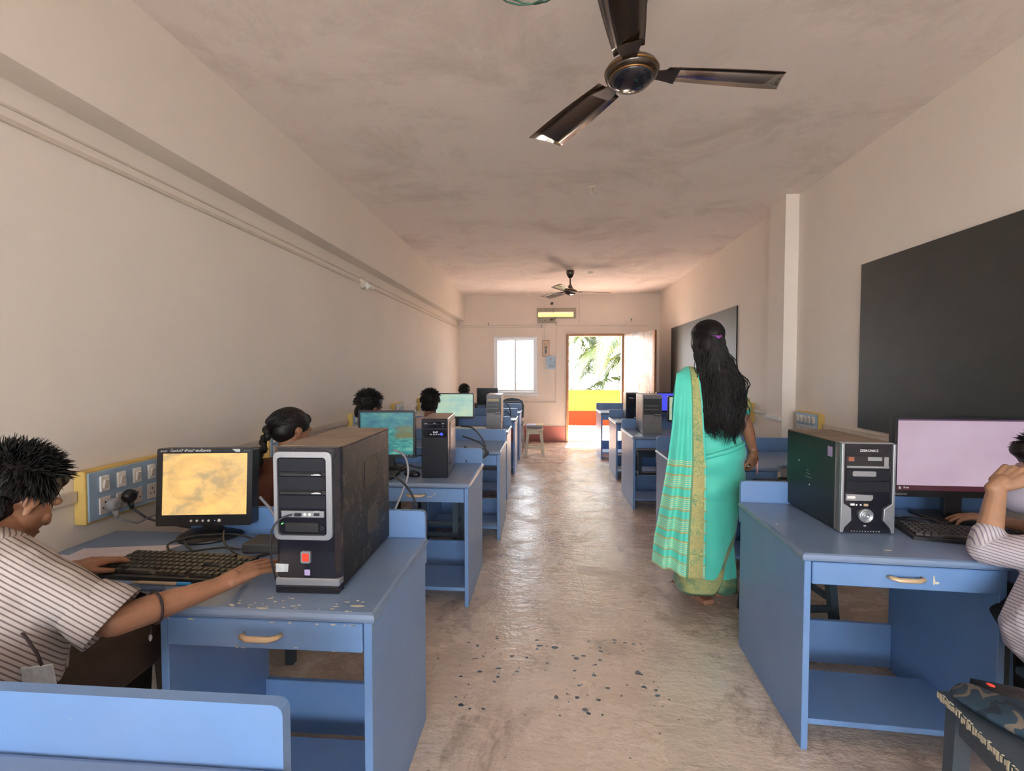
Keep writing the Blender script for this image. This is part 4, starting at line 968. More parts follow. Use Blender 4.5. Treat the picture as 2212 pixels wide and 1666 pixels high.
# black office chair backs in front of the back wall
def chair(x,y,rz,label):
    r=empty('office_chair',(x,y,0),rz,label,'chair')
    f=B(); P=[(-.19,.52),(-.2,.72),(-.17,.81),(-.1,.85),(0,.862),(.1,.85),(.17,.81),(.2,.72),(.19,.52)]
    f.prism(P,.17,.20,axis='y',bev=.0); f.build('backrest',m_black,r)
    f=B()
    for z in (.62,.68,.74,.79): f.box(-.14,.14,.165,.172,z,z+.012)
    f.build('back_slot',m_grey,r)
    B().box(-.2,.2,-.2,.2,.42,.46,.02,seg=2).build('seat',m_black,r)
    for sx in (-1,1):
        for sy in (-1,1): B().cyl((sx*.17,sy*.17,.43),(sx*.2,sy*.2,0),.012,n=8).build('leg',m_grey,r)
        B().cyl((sx*.15,.18,.44),(sx*.16,.185,.55),.012,n=8).build('back_post',m_grey,r)
chair(-.56,7.72,0,'black chair with a rounded slotted back between last left desk and wall')
# slippers outside the doorway
for i,(x,y) in enumerate(((1.66,10.0),)):
    r=empty('sandal',(x,y,0),R(60),'orange brown sandal on the balcony floor beyond the doorway','sandal')
    B().prism([(-.04,-.12),(.04,-.12),(.045,.08),(0,.13),(-.045,.08)],0,.02,bev=.01).build('sole',M('orange_sole',(.5,.18,.06,1),.6),r)
    B().tube([(-.042,.02,.015),(-.02,.04,.05),(.02,.04,.05),(.042,.02,.015)],.01,8).build('strap',m_wood,r)
# ================================================================ people
def skin(name,c):
    t=NT(name); co=t.coord(); n=t.noise(14,5,.6,co)
    t.base(t.ramp(n,[(.3,mul(c,.85)),(.7,mul(c,1.1))])); t.set(Roughness=.48,Subsurface_Weight=.06,Subsurface_Scale=.01,Specular_IOR_Level=.4)
    t.bump(t.noise(120,4,.6,co),.08,.002); return t.m
m_skin=skin('skin_brown',(.31,.155,.09,1)); m_skin2=skin('skin_deep_brown',(.24,.115,.065,1)); m_skin3=skin('skin_mid_brown',(.32,.165,.09,1))
m_hair=NT('black_hair'); _n=m_hair.noise(40,4,.7,m_hair.coord('Object',(3,3,.6))); m_hair.base(m_hair.ramp(_n,[(.3,(.003,.003,.003,1)),(.8,(.014,.011,.010,1))])); m_hair.set(Roughness=.5,Specular_IOR_Level=.3); m_hair=m_hair.m
m_eye=M('eye_white',(.7,.66,.6,1),.2); m_iris=M('dark_iris',(.02,.012,.008,1),.15); m_nail=M('fingernail',(.55,.35,.27,1),.3)
def stripes(name,base,line,freq):
    """woven stripes that follow the cloth: thread coordinate is stored on the garment"""
    t=NT(name); a=t.n('Attribute',attribute_name='thread')
    x=t.math('FRACT',t.math('MULTIPLY',a.outputs['Fac'],freq))
    k=t.ramp(x,[(0,1.),(.16,1.),(.30,0.),(.86,0.),(1,1.)])
    n=t.noise(20,4); b=t.mix(t.ramp(n,[(.3,.0),(.8,.3)]),base,mul(base,.85))
    t.base(t.mix(k,b,line)); t.set(Roughness=.85,Specular_IOR_Level=.15); t.bump(t.noise(7,5,.6,None,.6),.5,.02); return t.m
def frame(yaw=0,pitch=0,roll=0):
    return (Matrix.Rotation(yaw,3,'Z')@Matrix.Rotation(pitch,3,'X')@Matrix.Rotation(roll,3,'Y'))
def head_to(b,c,Rm,s=1.0):
    """head shapes in a frame facing +Y"""
    g=lambda p:V(c)+Rm@(V(p)*s)
    b.ball(g((0,-.012,.035)),(.073*s,.091*s,.078*s),Rm,3)
    b.ball(g((0,.025,-.015)),(.062*s,.066*s,.080*s),Rm,3)
    b.cap(g((-.038,-.01,-.050)),g((-.014,.058,-.092)),.022*s,.017*s); b.cap(g((.038,-.01,-.050)),g((.014,.058,-.092)),.022*s,.017*s)
    b.ball(g((0,.060,-.092)),(.022*s,.018*s,.016*s),Rm)
    b.cap(g((0,.086,.012)),g((0,.100,-.026)),.008*s,.012*s); b.ball(g((.011,.092,-.030)),.009*s); b.ball(g((-.011,.092,-.030)),.009*s)
    b.cap(g((-.035,.078,.025)),g((.035,.078,.025)),.011*s,.011*s)
    b.ball(g((0,.083,-.056)),(.024*s,.012*s,.006*s),Rm); b.ball(g((0,.080,-.067)),(.020*s,.012*s,.007*s),Rm)
    b.ball(g((.040,.062,-.02)),(.020*s,.016*s,.020*s),Rm); b.ball(g((-.040,.062,-.02)),(.020*s,.016*s,.020*s),Rm)
    for sx in (-1,1):
        E=Rm@Matrix.Rotation(sx*R(-22),3,'Z')
        b.ball(g((sx*.074,-.006,.004)),(.007*s,.019*s,.019*s),E); b.ball(g((sx*.072,-.001,-.020)),(.006*s,.010*s,.012*s),E)
        b.cap(g((sx*.079,-.018,.016)),g((sx*.078,-.019,-.006)),.005*s,.005*s)
def eyes(par,c,Rm,s=1.0):
    for sx in (-1,1):
        g=lambda p:V(c)+Rm@(V(p)*s)
        o=B().ball(g((sx*.030,.0745,.006)),.0098*s,sub=3).build('eye',m_eye,par)
        B().ball(g((sx*.030,.0805,.006)),.0045*s).build('iris',m_iris,o)
def hand_to(b,w,d,n,side,s=1.0,curl=(.3,.3,.35,.4),fan=.05,thumb=(.55,.2)):
    """palm and five fingers. w wrist, d forward, n back-of-hand normal, side: thumb direction sign along d x n"""
    w,d,n=V(w),V(d).normalized(),V(n); n=(n-d*n.dot(d)).normalized(); l=d.cross(n)*side
    P=lambda a,b_,c:w+(d*a+l*b_+n*c)*s
    offs=(.030,.010,-.010,-.028); kn=(.088,.092,.087,.078); fl=(.94,1.05,.97,.78)
    b.cap(w-d*.02*s,P(.02,0,0),.023*s,.024*s)
    tips=[]
    for i in range(4):
        b.cap(P(.012,offs[i]*.62,0),P(kn[i],offs[i],.002),.0150*s,.0105*s)
        a=-offs[i]*0+fan*(1.5-i); p=P(kn[i],offs[i],.002); dd=(d*math.cos(a)+l*math.sin(a)).normalized(); ang=0
        for j,(L,r0,r1) in enumerate(((.042,.0092,.0082),(.026,.0082,.0076),(.021,.0076,.0060))):
            ang+=curl[i]*(.8 if j==0 else 1.1)
            q=p+(dd*math.cos(ang)-n*math.sin(ang))*L*fl[i]*s; b.cap(p,q,r0*s,r1*s); p=q
        tips.append((p,(dd*math.cos(ang)-n*math.sin(ang)),dd*math.sin(ang)+n*math.cos(ang)))
    b.cap(P(.015,.018,-.006),P(.052,.036,-.010),.017*s,.013*s)
    t0=P(.040,.034,-.010); td=(d*math.cos(thumb[0])+l*math.sin(thumb[0])-n*thumb[1]).normalized()
    t1=t0+td*.036*s; td2=(td+d*.25-n*.1).normalized(); t2=t1+td2*.028*s
    b.cap(t0,t1,.0115*s,.0098*s); b.cap(t1,t2,.0098*s,.0072*s)
    tips.append((t2,td2,n)); return tips
def nails(par,tips,s=1.0):
    for p,d,n in tips:
        n=(n-d*n.dot(d)).normalized(); E=Matrix((d.cross(n),d,n)).transposed()
        B().ball(p+n*.0052*s-d*.001,(.0046*s,.0060*s,.0016*s),E).build('fingernail',m_nail,par)
def arm_to(b,sh,el,wr_,s=1.0):
    sh,el,wr_=V(sh),V(el),V(wr_)
    b.cap(sh,sh.lerp(el,.5),.050*s,.043*s); b.cap(sh.lerp(el,.45),el,.043*s,.034*s)
    m=el.lerp(wr_,.3); b.cap(el,m,.035*s,.036*s); b.cap(m,wr_,.036*s,.022*s)
def leg_to(b,hip,kn,an,toe,s=1.0):
    hip,kn,an,toe=V(hip),V(kn),V(an),V(toe)
    b.cap(hip,kn,.085*s,.056*s); m=kn.lerp(an,.35); b.cap(kn,m,.054*s,.052*s); b.cap(m,an,.052*s,.034*s)
    hd=(toe-an); hd.z=0; hd.normalize()
    b.cap(an+V((0,0,-.02))-hd*.03,V((toe.x,toe.y,.032)),.030*s,.024*s)
def torso_to(b,hip,ch,nk,shl,shr,s=1.0):
    hip,ch,nk,shl,shr=map(V,(hip,ch,nk,shl,shr))
    ax=(shr-shl).normalized()*.085*s
    b.cap(hip-ax,hip+ax,.105*s,.105*s); b.cap(hip-ax*.6,ch-ax*.9,.100*s,.108*s); b.cap(hip+ax*.6,ch+ax*.9,.100*s,.108*s)
    b.cap(ch-ax*.9,nk-V((0,0,.06)),.105*s,.06*s); b.cap(ch+ax*.9,nk-V((0,0,.06)),.105*s,.06*s)
    b.cap(shl,nk-V((0,0,.045)),.052*s,.05*s); b.cap(shr,nk-V((0,0,.045)),.052*s,.05*s); b.cap(shl,ch-ax*.6,.055*s,.09*s); b.cap(shr,ch+ax*.6,.055*s,.09*s)
def tuft(f,p,d,L,r,bend=V((0,0,-.3)),n=5):
    pts=[];q=V(p);d=V(d).normalized()
    for k in range(5): pts.append(q.copy()); q=q+d*(L/4); d=(d+bend*.35).normalized()
    f.tube(pts,[r,r*.95,r*.75,r*.45,r*.08],n)
def hair_short(par,c,Rm,s,seed,amount=260,L=.035,wild=.5,lowb=-.06,front=True,bulk=1.0):
    rnd=random.Random(seed); b=B(); g=lambda p:V(c)+Rm@(V(p)*s)
    b.ball(g((0,-.020,.046)),(.083*s*bulk,.098*s*bulk,.080*s*bulk),Rm,3)
    b.ball(g((0,-.048,lowb+.035)),(.066*s,.056*s,.058*s),Rm,3)
    if front: b.ball(g((0,.045,.078)),(.056*s,.045*s,.034*s),Rm,3)
    base=B(); base.bm=b.bm.copy()
    def warp(me):
        for v in me.vertices:
            v.co+=V((mnoise.noise(v.co*30),mnoise.noise(v.co*30+V((5,5,5))),mnoise.noise(v.co*30+V((9,1,3)))))*.006
    h=voxel(b,'hair',.006,m_hair,par,2,warp)
    f=B(); f.bm.from_mesh(h.data)
    for _ in range(amount):
        a=rnd.uniform(0,2*PI); e=rnd.uniform(-.25,1.45)
        dr=V((math.cos(a)*math.cos(e),math.sin(a)*math.cos(e),math.sin(e)))
        if dr.y>.45 and e<.5: continue
        p=V((0,-.020,.046))+V((dr.x*.080*bulk,dr.y*.095*bulk,dr.z*.078*bulk))
        d=(dr*.8+V((rnd.uniform(-1,1),rnd.uniform(-.2,1.1),rnd.uniform(-.6,.5)))*wild+V((dr.y*.3,-dr.x*.3,0)))
        if e<.35: d+=V((0,0,-.9))
        tuft(f,g(p),Rm@d,L*s*rnd.uniform(.5,1.3),rnd.uniform(.0017,.0032)*s,Rm@V((0,.1,-.35)))
    for _ in range(amount//2):
        a=rnd.uniform(PI*1.02,PI*1.98); e=rnd.uniform(-.75,.45); dr=V((math.cos(a)*math.cos(e),math.sin(a)*math.cos(e),math.sin(e)))
        p=V((dr.x*.070*bulk,-.046+dr.y*.060,lowb+.037+dr.z*.062)); d=dr*.45+V((rnd.uniform(-.3,.3),0,-1))
        tuft(f,g(p),Rm@d,L*s*rnd.uniform(.4,.8),rnd.uniform(.0015,.0028)*s,Rm@V((0,.25,-.3)))
    f.bm.to_mesh(h.data); f.bm.free()
    for p in h.data.polygons: p.use_smooth=True
    base.bm.free(); return h
def thread(me,fields,blend=.05):
    """fields: (a,b,dirvec,offset) – vertices take the thread coordinate of the nearest bone"""
    at_=me.attributes.new('thread','FLOAT','POINT')
    fs=[(V(a),V(b),V(d),o) for a,b,d,o in fields]
    for i,v in enumerate(me.vertices):
        best=None
        for a,b,d,o in fs:
            ab=b-a; t_=max(0,min(1,(v.co-a).dot(ab)/ab.length_squared)); dist=(v.co-(a+ab*t_)).length
            if best is None or dist<best[0]: best=(dist,d.dot(v.co-a)+o)
        at_.data[i].value=best[1]
def person(label,cat='person',group=None,loc=(0,0,0)): return empty('person',loc,0,label,cat,group)
m_trouser=M('dark_brown_trousers',(.045,.028,.018,1),.8,0,.3,10,.1); m_thread=M('dark_thread',(.03,.02,.02,1),.7)
m_shoe=M('dark_sandal',(.05,.035,.03,1),.6)
# ---------------------------------------------------------------- the boy at the nearest left desk
P=person('boy in a striped shirt at the nearest left desk reaching for the mouse')
hc=V((-1.372,1.085,.990)); HR=frame(R(-8),R(-30),R(0))
sh=V((-1.155,.935,.880)); el=V((-.995,.985,.748)); wr_=V((-.885,1.205,.738))
shl=V((-1.44,1.02,.90)); ell=V((-1.52,1.02,.70)); wrl=V((-1.40,1.24,.745))
hip=V((-1.255,.93,.555)); ch=V((-1.275,.955,.80)); nk=V((-1.325,1.0,.93))
b=B(); head_to(b,hc,HR); b.cap(nk-V((0,0,.04)),hc+V((-.0,-.03,-.05)),.052,.05); torso_to(b,hip,ch,nk,shl,sh,.92)
arm_to(b,sh,el,wr_,.98); arm_to(b,shl,ell,wrl,.95)
hd=(V((-.800,1.385,.752))-wr_)
tips=hand_to(b,wr_+V((0,0,.004)),hd,V((.1,0,1)),-1,1.0,curl=(.22,.20,.24,.30),fan=.07,thumb=(.45,.45))
hand_to(b,wrl,V((.35,1,-.05)),V((0,0,1)),1,.95,curl=(.25,.25,.3,.3))
leg_to(b,(-1.20,.99,.535),(-1.175,1.38,.53),(-1.18,1.40,.07),(-1.18,1.51,.03)); leg_to(b,(-1.34,.99,.535),(-1.36,1.40,.53),(-1.36,1.38,.07),(-1.36,1.5,.03))
voxel(b,'body',.0034,m_skin,P,2)
nails(P,tips); eyes(P,hc,HR)
hair_short(P,hc,HR,1.0,5,2200,.038,.50,bulk=1.03)
m_shirt=stripes('striped_cream_shirt',(.47,.425,.395,1),(.15,.11,.105,1),110)
b=B(); g=1.13
torso_to(b,hip,ch,nk-V((0,0,.012)),shl,sh,.92*1.16); b.cap(sh,nk-V((0,0,.035)),.064,.062); b.cap(shl,nk-V((0,0,.035)),.064,.062)
mid=sh.lerp(el,.72); b.cap(sh,mid,.060,.058); ml=shl.lerp(ell,.72); b.cap(shl,ml,.060,.058)
b.ball(nk+V((0,-.01,-.02)),(.066,.06,.03)); 
ud=(el-sh).normalized(); vd=V((-.74,.61,-.28)); perp=ud.cross(vd).normalized(); tdir=V((.61,.74,0)).normalized()
def hem(me):
    thread(me,[(hip,ch,tdir,0),(ch,nk,tdir,0),(sh,el,perp,.02),(shl,ell,(1,-.3,0),.0)])
    for v in me.vertices:
        n_=mnoise.noise(v.co*11)*.006+mnoise.noise(v.co*26)*.0025; c0=(v.co-ch); v.co+=V((c0.x,c0.y,0)).normalized()*n_
shirt=voxel(b,'shirt',.006,m_shirt,P,4,hem)
# sleeve hem opens slightly: cuff band
f=B(); K=28; a1=ud.orthogonal().normalized(); a2=ud.cross(a1); c0=sh.lerp(el,.62); 
rings=[]
for (u,rr) in ((0,.058),(.045,.069),(.075,.073),(.0765,.071),(.05,.064)):
    rings.append([f.bm.verts.new(c0+ud*u+(a1*math.cos(2*PI*k/K)+a2*math.sin(2*PI*k/K))*rr*(1+.05*math.sin(3*2*PI*k/K+1))) for k in range(K)])
for r0,r1 in zip(rings,rings[1:]):
    for k in range(K):
        q=f.bm.faces.new([r0[k],r0[(k+1)%K],r1[(k+1)%K],r1[k]]); q.smooth=True
o=f.build('sleeve_cuff',m_shirt,shirt); thread(o.data,[(sh,el,perp,.02)])
b=B(); b.cap(hip-V((.07,0,0)),hip+V((.07,0,0)),.12,.12)
for h_,k_,a_ in (((-1.20,.99,.535),(-1.175,1.38,.53),(-1.18,1.40,.10)),((-1.34,.99,.535),(-1.36,1.40,.53),(-1.36,1.38,.10))):
    b.cap(h_,k_,.098,.07); b.cap(k_,a_,.07,.058)
voxel(b,'trousers',.009,m_trouser,P,3)
f=B(); wv=el.lerp(wr_,.33); fd=(wr_-el).normalized(); a1=fd.orthogonal().normalized(); a2=fd.cross(a1)
f.tube([wv+(a1*math.cos(k/20*2*PI)+a2*math.sin(k/20*2*PI))*.0385 for k in range(21)],.0028,6)
br=f.build('wrist_thread',m_thread,P); lo=wv+V((.0,-.012,-.038))
f=B().tube([lo,lo+V((.0,-.004,-.02)),lo+V((.003,-.004,-.035))],.0018,5); f.build('thread_end',m_thread,br)
B().ball(lo+V((.001,-.005,-.028)),(.004,.004,.009)).build('silver_bead',m_silver,br)
for i,zz in enumerate((0,)):
    o=B().box(-1.085,-1.010,.870,.874,.60,.715,.002,rot=Matrix.Rotation(R(-9),3,'Y')).build('identity_card',m_label,P)
    B().tube([(-1.045,.872,.715),(-1.055,.872,.74),(-1.09,.88,.77),(-1.14,.89,.80)],.003,5).build('card_lanyard',m_thread,o)
stool((-1.27,.93,0),0,.30,'low stool carrying the boy in the striped shirt',m_bluedark,.43,d_=.28,splay=.0)
# ---------------------------------------------------------------- seated students farther back
def student(x,y,zt,yaw,pitch,topmat,label,kind,seed,s=.97,skinm=m_skin2,wallside=True):
    P=person(label); Rm=frame(yaw,pitch,0)
    hc=V((x,y,zt)); nk=hc+V((0,-.055,-.135)); ch=nk+V((0,-.05,-.17)); hip=V((x,y-.12,.56))
    sl=nk+V((-.165*s,-.0,-.06)); sr=nk+V((.165*s,-.0,-.06)); kn=V((x,y+.30,.53))
    eL,eR=sl+V((-.03,.06,-.22)),sr+V((.03,.06,-.22)); wL,wR=eL+V((.07,.23,.0)),eR+V((-.07,.23,.0)); wL.z=wR.z=.745
    b=B(); head_to(b,hc,Rm,s); b.cap(nk-V((0,0,.03)),hc+V((0,-.02,-.05)),.048,.046); torso_to(b,hip,ch,nk,sl,sr,.88)
    arm_to(b,sl,eL,wL,.9); arm_to(b,sr,eR,wR,.9)
    hand_to(b,wL,(.2,1,-.1),(0,0,1),1,.95); hand_to(b,wR,(-.2,1,-.1),(0,0,1),-1,.95)
    for d in (-.085,.085): leg_to(b,(x+d,y-.08,.54),(x+d,y+.28,.53),(x+d,y+.26,.07),(x+d,y+.36,.03),.95)
    voxel(b,'body',.0065,skinm,P,2)
    b=B(); torso_to(b,hip,ch,nk-V((0,0,.012)),sl,sr,.88*1.2); b.cap(sl,nk-V((0,0,.030)),.060,.058); b.cap(sr,nk-V((0,0,.030)),.060,.058); b.cap(sl,sl.lerp(eL,.7),.057,.056); b.cap(sr,sr.lerp(eR,.7),.057,.056); b.ball(nk+V((0,-.005,-.03)),(.062,.058,.03))
    def wr2(me):
        thread(me,[(hip,ch,(1,0,0),0),(ch,nk,(1,0,0),0)])
        for v in me.vertices: v.co+=V((0,-1,0))*mnoise.noise(v.co*10)*.006
    voxel(b,'shirt',.008,topmat,P,4,wr2)
    b=B(); b.cap(hip-V((.06,0,0)),hip+V((.06,0,0)),.115,.115)
    for d in (-.085,.085): b.cap((x+d,y-.08,.54),(x+d,y+.28,.53),.094,.068); b.cap((x+d,y+.28,.53),(x+d,y+.26,.10),.068,.055)
    voxel(b,'trousers',.012,m_trouser,P,2)
    if kind=='short': hair_short(P,hc,Rm,s*.99,seed,700,.028,.4,bulk=1.02)
    elif kind=='puffy': hair_short(P,hc,Rm,s,seed,1100,.030,.45,bulk=1.07,front=True)
    else:
        g=lambda p:hc+Rm@(V(p)*s); h=B(); h.ball(g((0,-.014,.040)),(.079*s,.097*s,.081*s),Rm,3); h.ball(g((0,-.045,-.005)),(.068*s,.062*s,.062*s),Rm,3); h.ball(g((0,.04,.07)),(.06*s,.045*s,.035*s),Rm,3)
        ho=voxel(h,'hair',.005,m_hair,P,3)
        rnd=random.Random(seed); f=B()          # strands combed back into a plait
        p0=g((0,-.10,-.02))
        for k in range(520):
            a=rnd.uniform(-PI,0) if k%3 else rnd.uniform(-.9,.9)-PI/2; e=rnd.uniform(-.1,1.5)
            q=V((math.cos(a)*math.cos(e)*.080,-.014-abs(math.sin(a))*math.cos(e)*.097,.040+math.sin(e)*.081))
            q1=V((q.x*.75,q.y-.02,q.z*.55)); f.tube([g(q*.99),g((q*.75+q1*.3)*1.0),g(q1*1.06),g((rnd.uniform(-.012,.012),-.114,rnd.uniform(-.02,.01)))],[.0014,.0022,.0022,.0016],4)
        f.build('combed_strands',m_hair,ho)
        f=B()
        for k in range(9):
            zz=-.015-.026*k; sw=.011*(1 if k%2 else -1); f.ball(g((sw,-.112-.002*k,zz))+V((-.01,0,-.005*k)),(.020-.0012*k,.018-.001*k,.022),sub=3)
            f.ball(g((-sw*.8,-.118-.002*k,zz-.012))+V((-.01,0,-.005*k)),(.015-.001*k,.014-.001*k,.019),sub=2)
        for _ in range(30):
            k=rnd.uniform(0,8); tuft(f,g((rnd.uniform(-.02,.02),-.115,-.02-.026*k)),V((rnd.uniform(-1,1),rnd.uniform(-1,.2),-.6)),.03,.0015)
        f.build('plait',m_hair,ho)
    return P
m_brownk=M('brown_kurta_cloth',(.095,.030,.014,1),.8,0,.2,6,.2); m_pinkshirt=stripes('pale_striped_school_shirt',(.62,.55,.54,1),(.34,.28,.30,1),95); m_darkshirt=M('dark_shirt_cloth',(.04,.04,.045,1),.8)
student(-1.255,2.20,1.030,R(-28),R(-16),m_brownk,'girl with plaited hair in a dark brown top beside the large tower','girl',1)
student(-1.305,3.36,1.045,R(-35),R(-12),m_pinkshirt,'boy with tousled hair behind the teal beach monitor','puffy',2)
student(-1.100,4.36,1.010,R(5),R(-10),m_pinkshirt,'boy with round hair and visible ears left of the pale green screen','puffy',3)
student(-1.180,6.68,1.005,R(10),R(-10),m_darkshirt,'farthest seated student, only dark hair seen below the window','short',4,.9)
for (x,y,l) in ((-1.255,2.08,'stool under the girl with plaited hair'),(-1.305,3.285,'stool under the boy behind the beach monitor'),(-1.10,4.285,'stool under the boy with round hair'),(-1.18,6.575,'stool under the farthest seated student')):
    stool((x,y,0),0,.28,l,m_bluedark,.44,d_=.26,splay=0)
# ---------------------------------------------------------------- man at the right edge, elbow on the desk, masked face on his fist
P=person('person in a white striped shirt leaning a fist against a masked face at right')
hc=V((1.815,1.775,.985)); HR=frame(R(62),R(-22),R(6))
el=V((1.440,1.605,.742)); wr_=V((1.515,1.655,.945)); sh=V((1.60,1.43,.79))
nk=V((1.74,1.60,.87)); ch=V((1.66,1.44,.72)); hip=V((1.55,1.355,.545)); shl=V((1.87,1.62,.79)); ell=V((1.88,1.69,.748)); wrl=V((1.76,1.90,.745))
b=B(); head_to(b,hc,HR); b.cap(nk-V((0,0,.03)),hc+V((.02,-.02,-.05)),.055,.05); torso_to(b,hip,ch,nk,shl,sh,.86)
sh_=V(sh); b.cap(sh,sh.lerp(el,.5),.052,.045); b.cap(sh.lerp(el,.45),el,.045,.034); m=el.lerp(wr_,.3); b.cap(el,m,.034,.035); b.cap(m,wr_,.035,.024)
tips=hand_to(b,wr_,V((.75,.10,.55)),V((-.55,-.45,.70)),1,1.0,curl=(1.05,1.1,1.1,1.1),fan=.02,thumb=(.35,.35))
arm_to(b,shl,ell,wrl,.9); hand_to(b,wrl,(-.6,.6,0),(0,0,1),1,.95)
leg_to(b,(1.50,1.40,.53),(1.625,1.80,.52),(1.635,1.80,.07),(1.635,1.92,.03)); leg_to(b,(1.66,1.40,.53),(1.80,1.80,.52),(1.80,1.80,.07),(1.80,1.92,.03))
voxel(b,'body',.0036,skin('skin_warm_brown',(.36,.20,.12,1)),P,2); eyes(P,hc,HR)
hair_short(P,hc,HR,1.02,8,900,.026,.35,bulk=1.0)
m_mask=M('grey_lilac_mask_cloth',(.33,.30,.36,1),.8,0,.08,8,.05)
b=B(); g=lambda p:hc+HR@V(p)
b.ball(g((0,.062,-.050)),(.070,.072,.072),HR,3); b.ball((1.675,1.745,.893),(.082,.075,.070),None,3); b.ball((1.74,1.765,.90),(.08,.08,.075),None,3); voxel(b,'face_mask',.005,m_mask,P,3)
m_shirt2=stripes('white_blue_striped_shirt',(.55,.52,.54,1),(.24,.20,.28,1),100)
b=B(); torso_to(b,hip,ch,nk-V((0,0,.02)),shl,sh,.86*1.13); b.cap(sh,el,.066,.050); b.cap(el,el.lerp(wr_,.22),.050,.046); b.cap(shl,ell,.06,.055)
b.cap(hip+V((-.10,.0,.02)),hip+V((-.07,.0,-.09)),.105,.10); b.cap(hip+V((-.10,.06,.02)),ch+V((-.06,.06,0)),.108,.10); b.cap(hip+V((.06,.0,-.08)),hip+V((.07,0,.1)),.115,.11)
def wr3(me):
    thread(me,[(hip,ch,(0,0,1),0),(ch,nk,(.2,0,1),0),(sh,el,(.28,.1,1),.0),(el,wr_,(1,-.3,.0),.0)])
    for v in me.vertices: v.co+=V((-.5,-.7,0))*mnoise.noise(v.co*12)*.007
voxel(b,'shirt',.0055,m_shirt2,P,4,wr3)
b=B(); b.cap(hip-V((.06,0,0)),hip+V((.06,0,0)),.115,.115)
for a_,k_,c_ in (((1.50,1.40,.53),(1.625,1.80,.52),(1.635,1.80,.10)),((1.66,1.40,.53),(1.80,1.80,.52),(1.80,1.80,.10))): b.cap(a_,k_,.095,.068); b.cap(k_,c_,.068,.055)
voxel(b,'trousers',.010,M('black_trousers',(.012,.011,.012,1),.8),P,2)
stool((1.57,1.35,0),0,.28,'stool under the person with the masked face at the right edge',m_bluedark,.43,d_=.28,splay=0)
# ---------------------------------------------------------------- woman in a sari, standing with her back to us
P=person('woman in a turquoise sari with gold border and long wavy black hair')
WX_,WY_=.905,2.67
hc=V((.897,2.665,1.487)); HR=frame(R(12),R(-4),0)
nk=V((.90,2.655,1.345)); shl=V((.792,2.665,1.288)); shr=V((1.022,2.645,1.290)); ch=V((.90,2.66,1.17)); wa=V((.92,2.68,1.02)); hp=V((.945,2.685,.84))
elr=V((1.092,2.60,1.04)); wrr=V((1.140,2.615,.878)); ell=V((.81,2.83,1.06)); wrl=V((.83,3.03,.92))
b=B(); head_to(b,hc,HR,.97); b.cap(nk-V((0,0,.04)),hc+V((0,-.02,-.05)),.047,.045)
for s_ in (-1,1):
    b.cap(ch+V((s_*.065,0,0)),wa+V((s_*.055,0,0)),.088,.080); b.cap(wa+V((s_*.05,0,0)),hp+V((s_*.075,.01,0)),.08,.105)
    b.cap(ch+V((s_*.07,0,.0)),nk+V((s_*.03,0,-.06)),.09,.05)
b.cap(shl,nk+V((0,0,-.05)),.045,.045); b.cap(shr,nk+V((0,0,-.05)),.045,.045); b.cap(shl,ch+V((-.06,0,0)),.05,.08); b.cap(shr,ch+V((.06,0,0)),.05,.08)
arm_to(b,shr,elr,wrr,.90); arm_to(b,shl,ell,wrl,.90)
tips=hand_to(b,wrr,V((.22,.36,-.72)),V((.45,-.80,.1)),1,.92,curl=(.75,.8,.85,.9),fan=.03,thumb=(.75,.25))
hand_to(b,wrl,V((.3,.7,-.2)),V((-.3,0,1)),1,.9)
for x,y in ((.915,2.70),(1.03,2.80)):
    b.cap(hp+V((x-.97,.01,-.05)),(x,y+.01,.46),.09,.058); b.cap((x,y+.01,.46),(x,y,.12),.056,.036)
    tx=-.5 if x<1 else -.1; b.cap((x,y,.10),(x,y,.062),.034,.031); b.cap((x,y+.0,.055),(x+tx*.16,y+.13,.048),.030,.020)
    for k in range(5): b.cap((x+tx*.16+(k-2)*.016,y+.12-abs(k-1)*.006,.044),(x+tx*.20+(k-2)*.018,y+.165-abs(k-1)*.010,.040),.010,.008)
voxel(b,'body',.0036,m_skin2,P,2); nails(P,tips,.92)
# blouse
m_blouse=NT('teal_blouse'); _n=m_blouse.noise(18,4); m_blouse.base(m_blouse.ramp(_n,[(.3,(.03,.26,.20,1)),(.7,(.06,.42,.32,1))])); m_blouse.set(Roughness=.45); m_blouse.bump(m_blouse.noise(9,4),.4,.01); m_blouse=m_blouse.m
def brocade(name,c1,c2,sc=60):
    t=NT(name); co=t.coord(); n=t.noise(sc,5,.75,co,1.0); n2=t.noise(7,4,.6,co)
    c=t.ramp(n,[(.38,c1),(.56,c2)]); c=t.mix(t.ramp(n2,[(.35,0.),(.65,.5)]),c,c2)
    t.base(c); t.set(Roughness=.38,Metallic=.35); t.bump(n,.2,.003); return t.m
GOLD=(.50,.45,.16,1); GREENB=(.07,.25,.13,1)
m_gold2=brocade('gold_green_brocade',GREENB,GOLD)
b=B(); 
for s_ in (-1,1):
    b.cap(ch+V((s_*.066,0,.0)),wa+V((s_*.058,0,.06)),.096,.088)
b.cap(shl,ch+V((-.06,0,0)),.058,.088); b.cap(shr,ch+V((.06,0,0)),.058,.088)
b.cap(shr,shr.lerp(elr,.70),.058,.050); b.cap(shl,shl.lerp(ell,.70),.058,.050)
b.cap(shr+V((-.04,0,.005)),shr,.052,.055); b.cap(shl+V((.04,0,.005)),shl,.052,.055)
bl_=voxel(b,'blouse',.006,m_blouse,P,3)
ud=(elr-shr).normalized(); f=B(); f.tube([shr.lerp(elr,.52),shr.lerp(elr,.74)],[.0585,.0555],24,cap=False); f.tube([shr.lerp(elr,.74),shr.lerp(elr,.741)],[.0555,.051],24,cap=False); f.build('gold_sleeve_band',m_gold2,bl_)
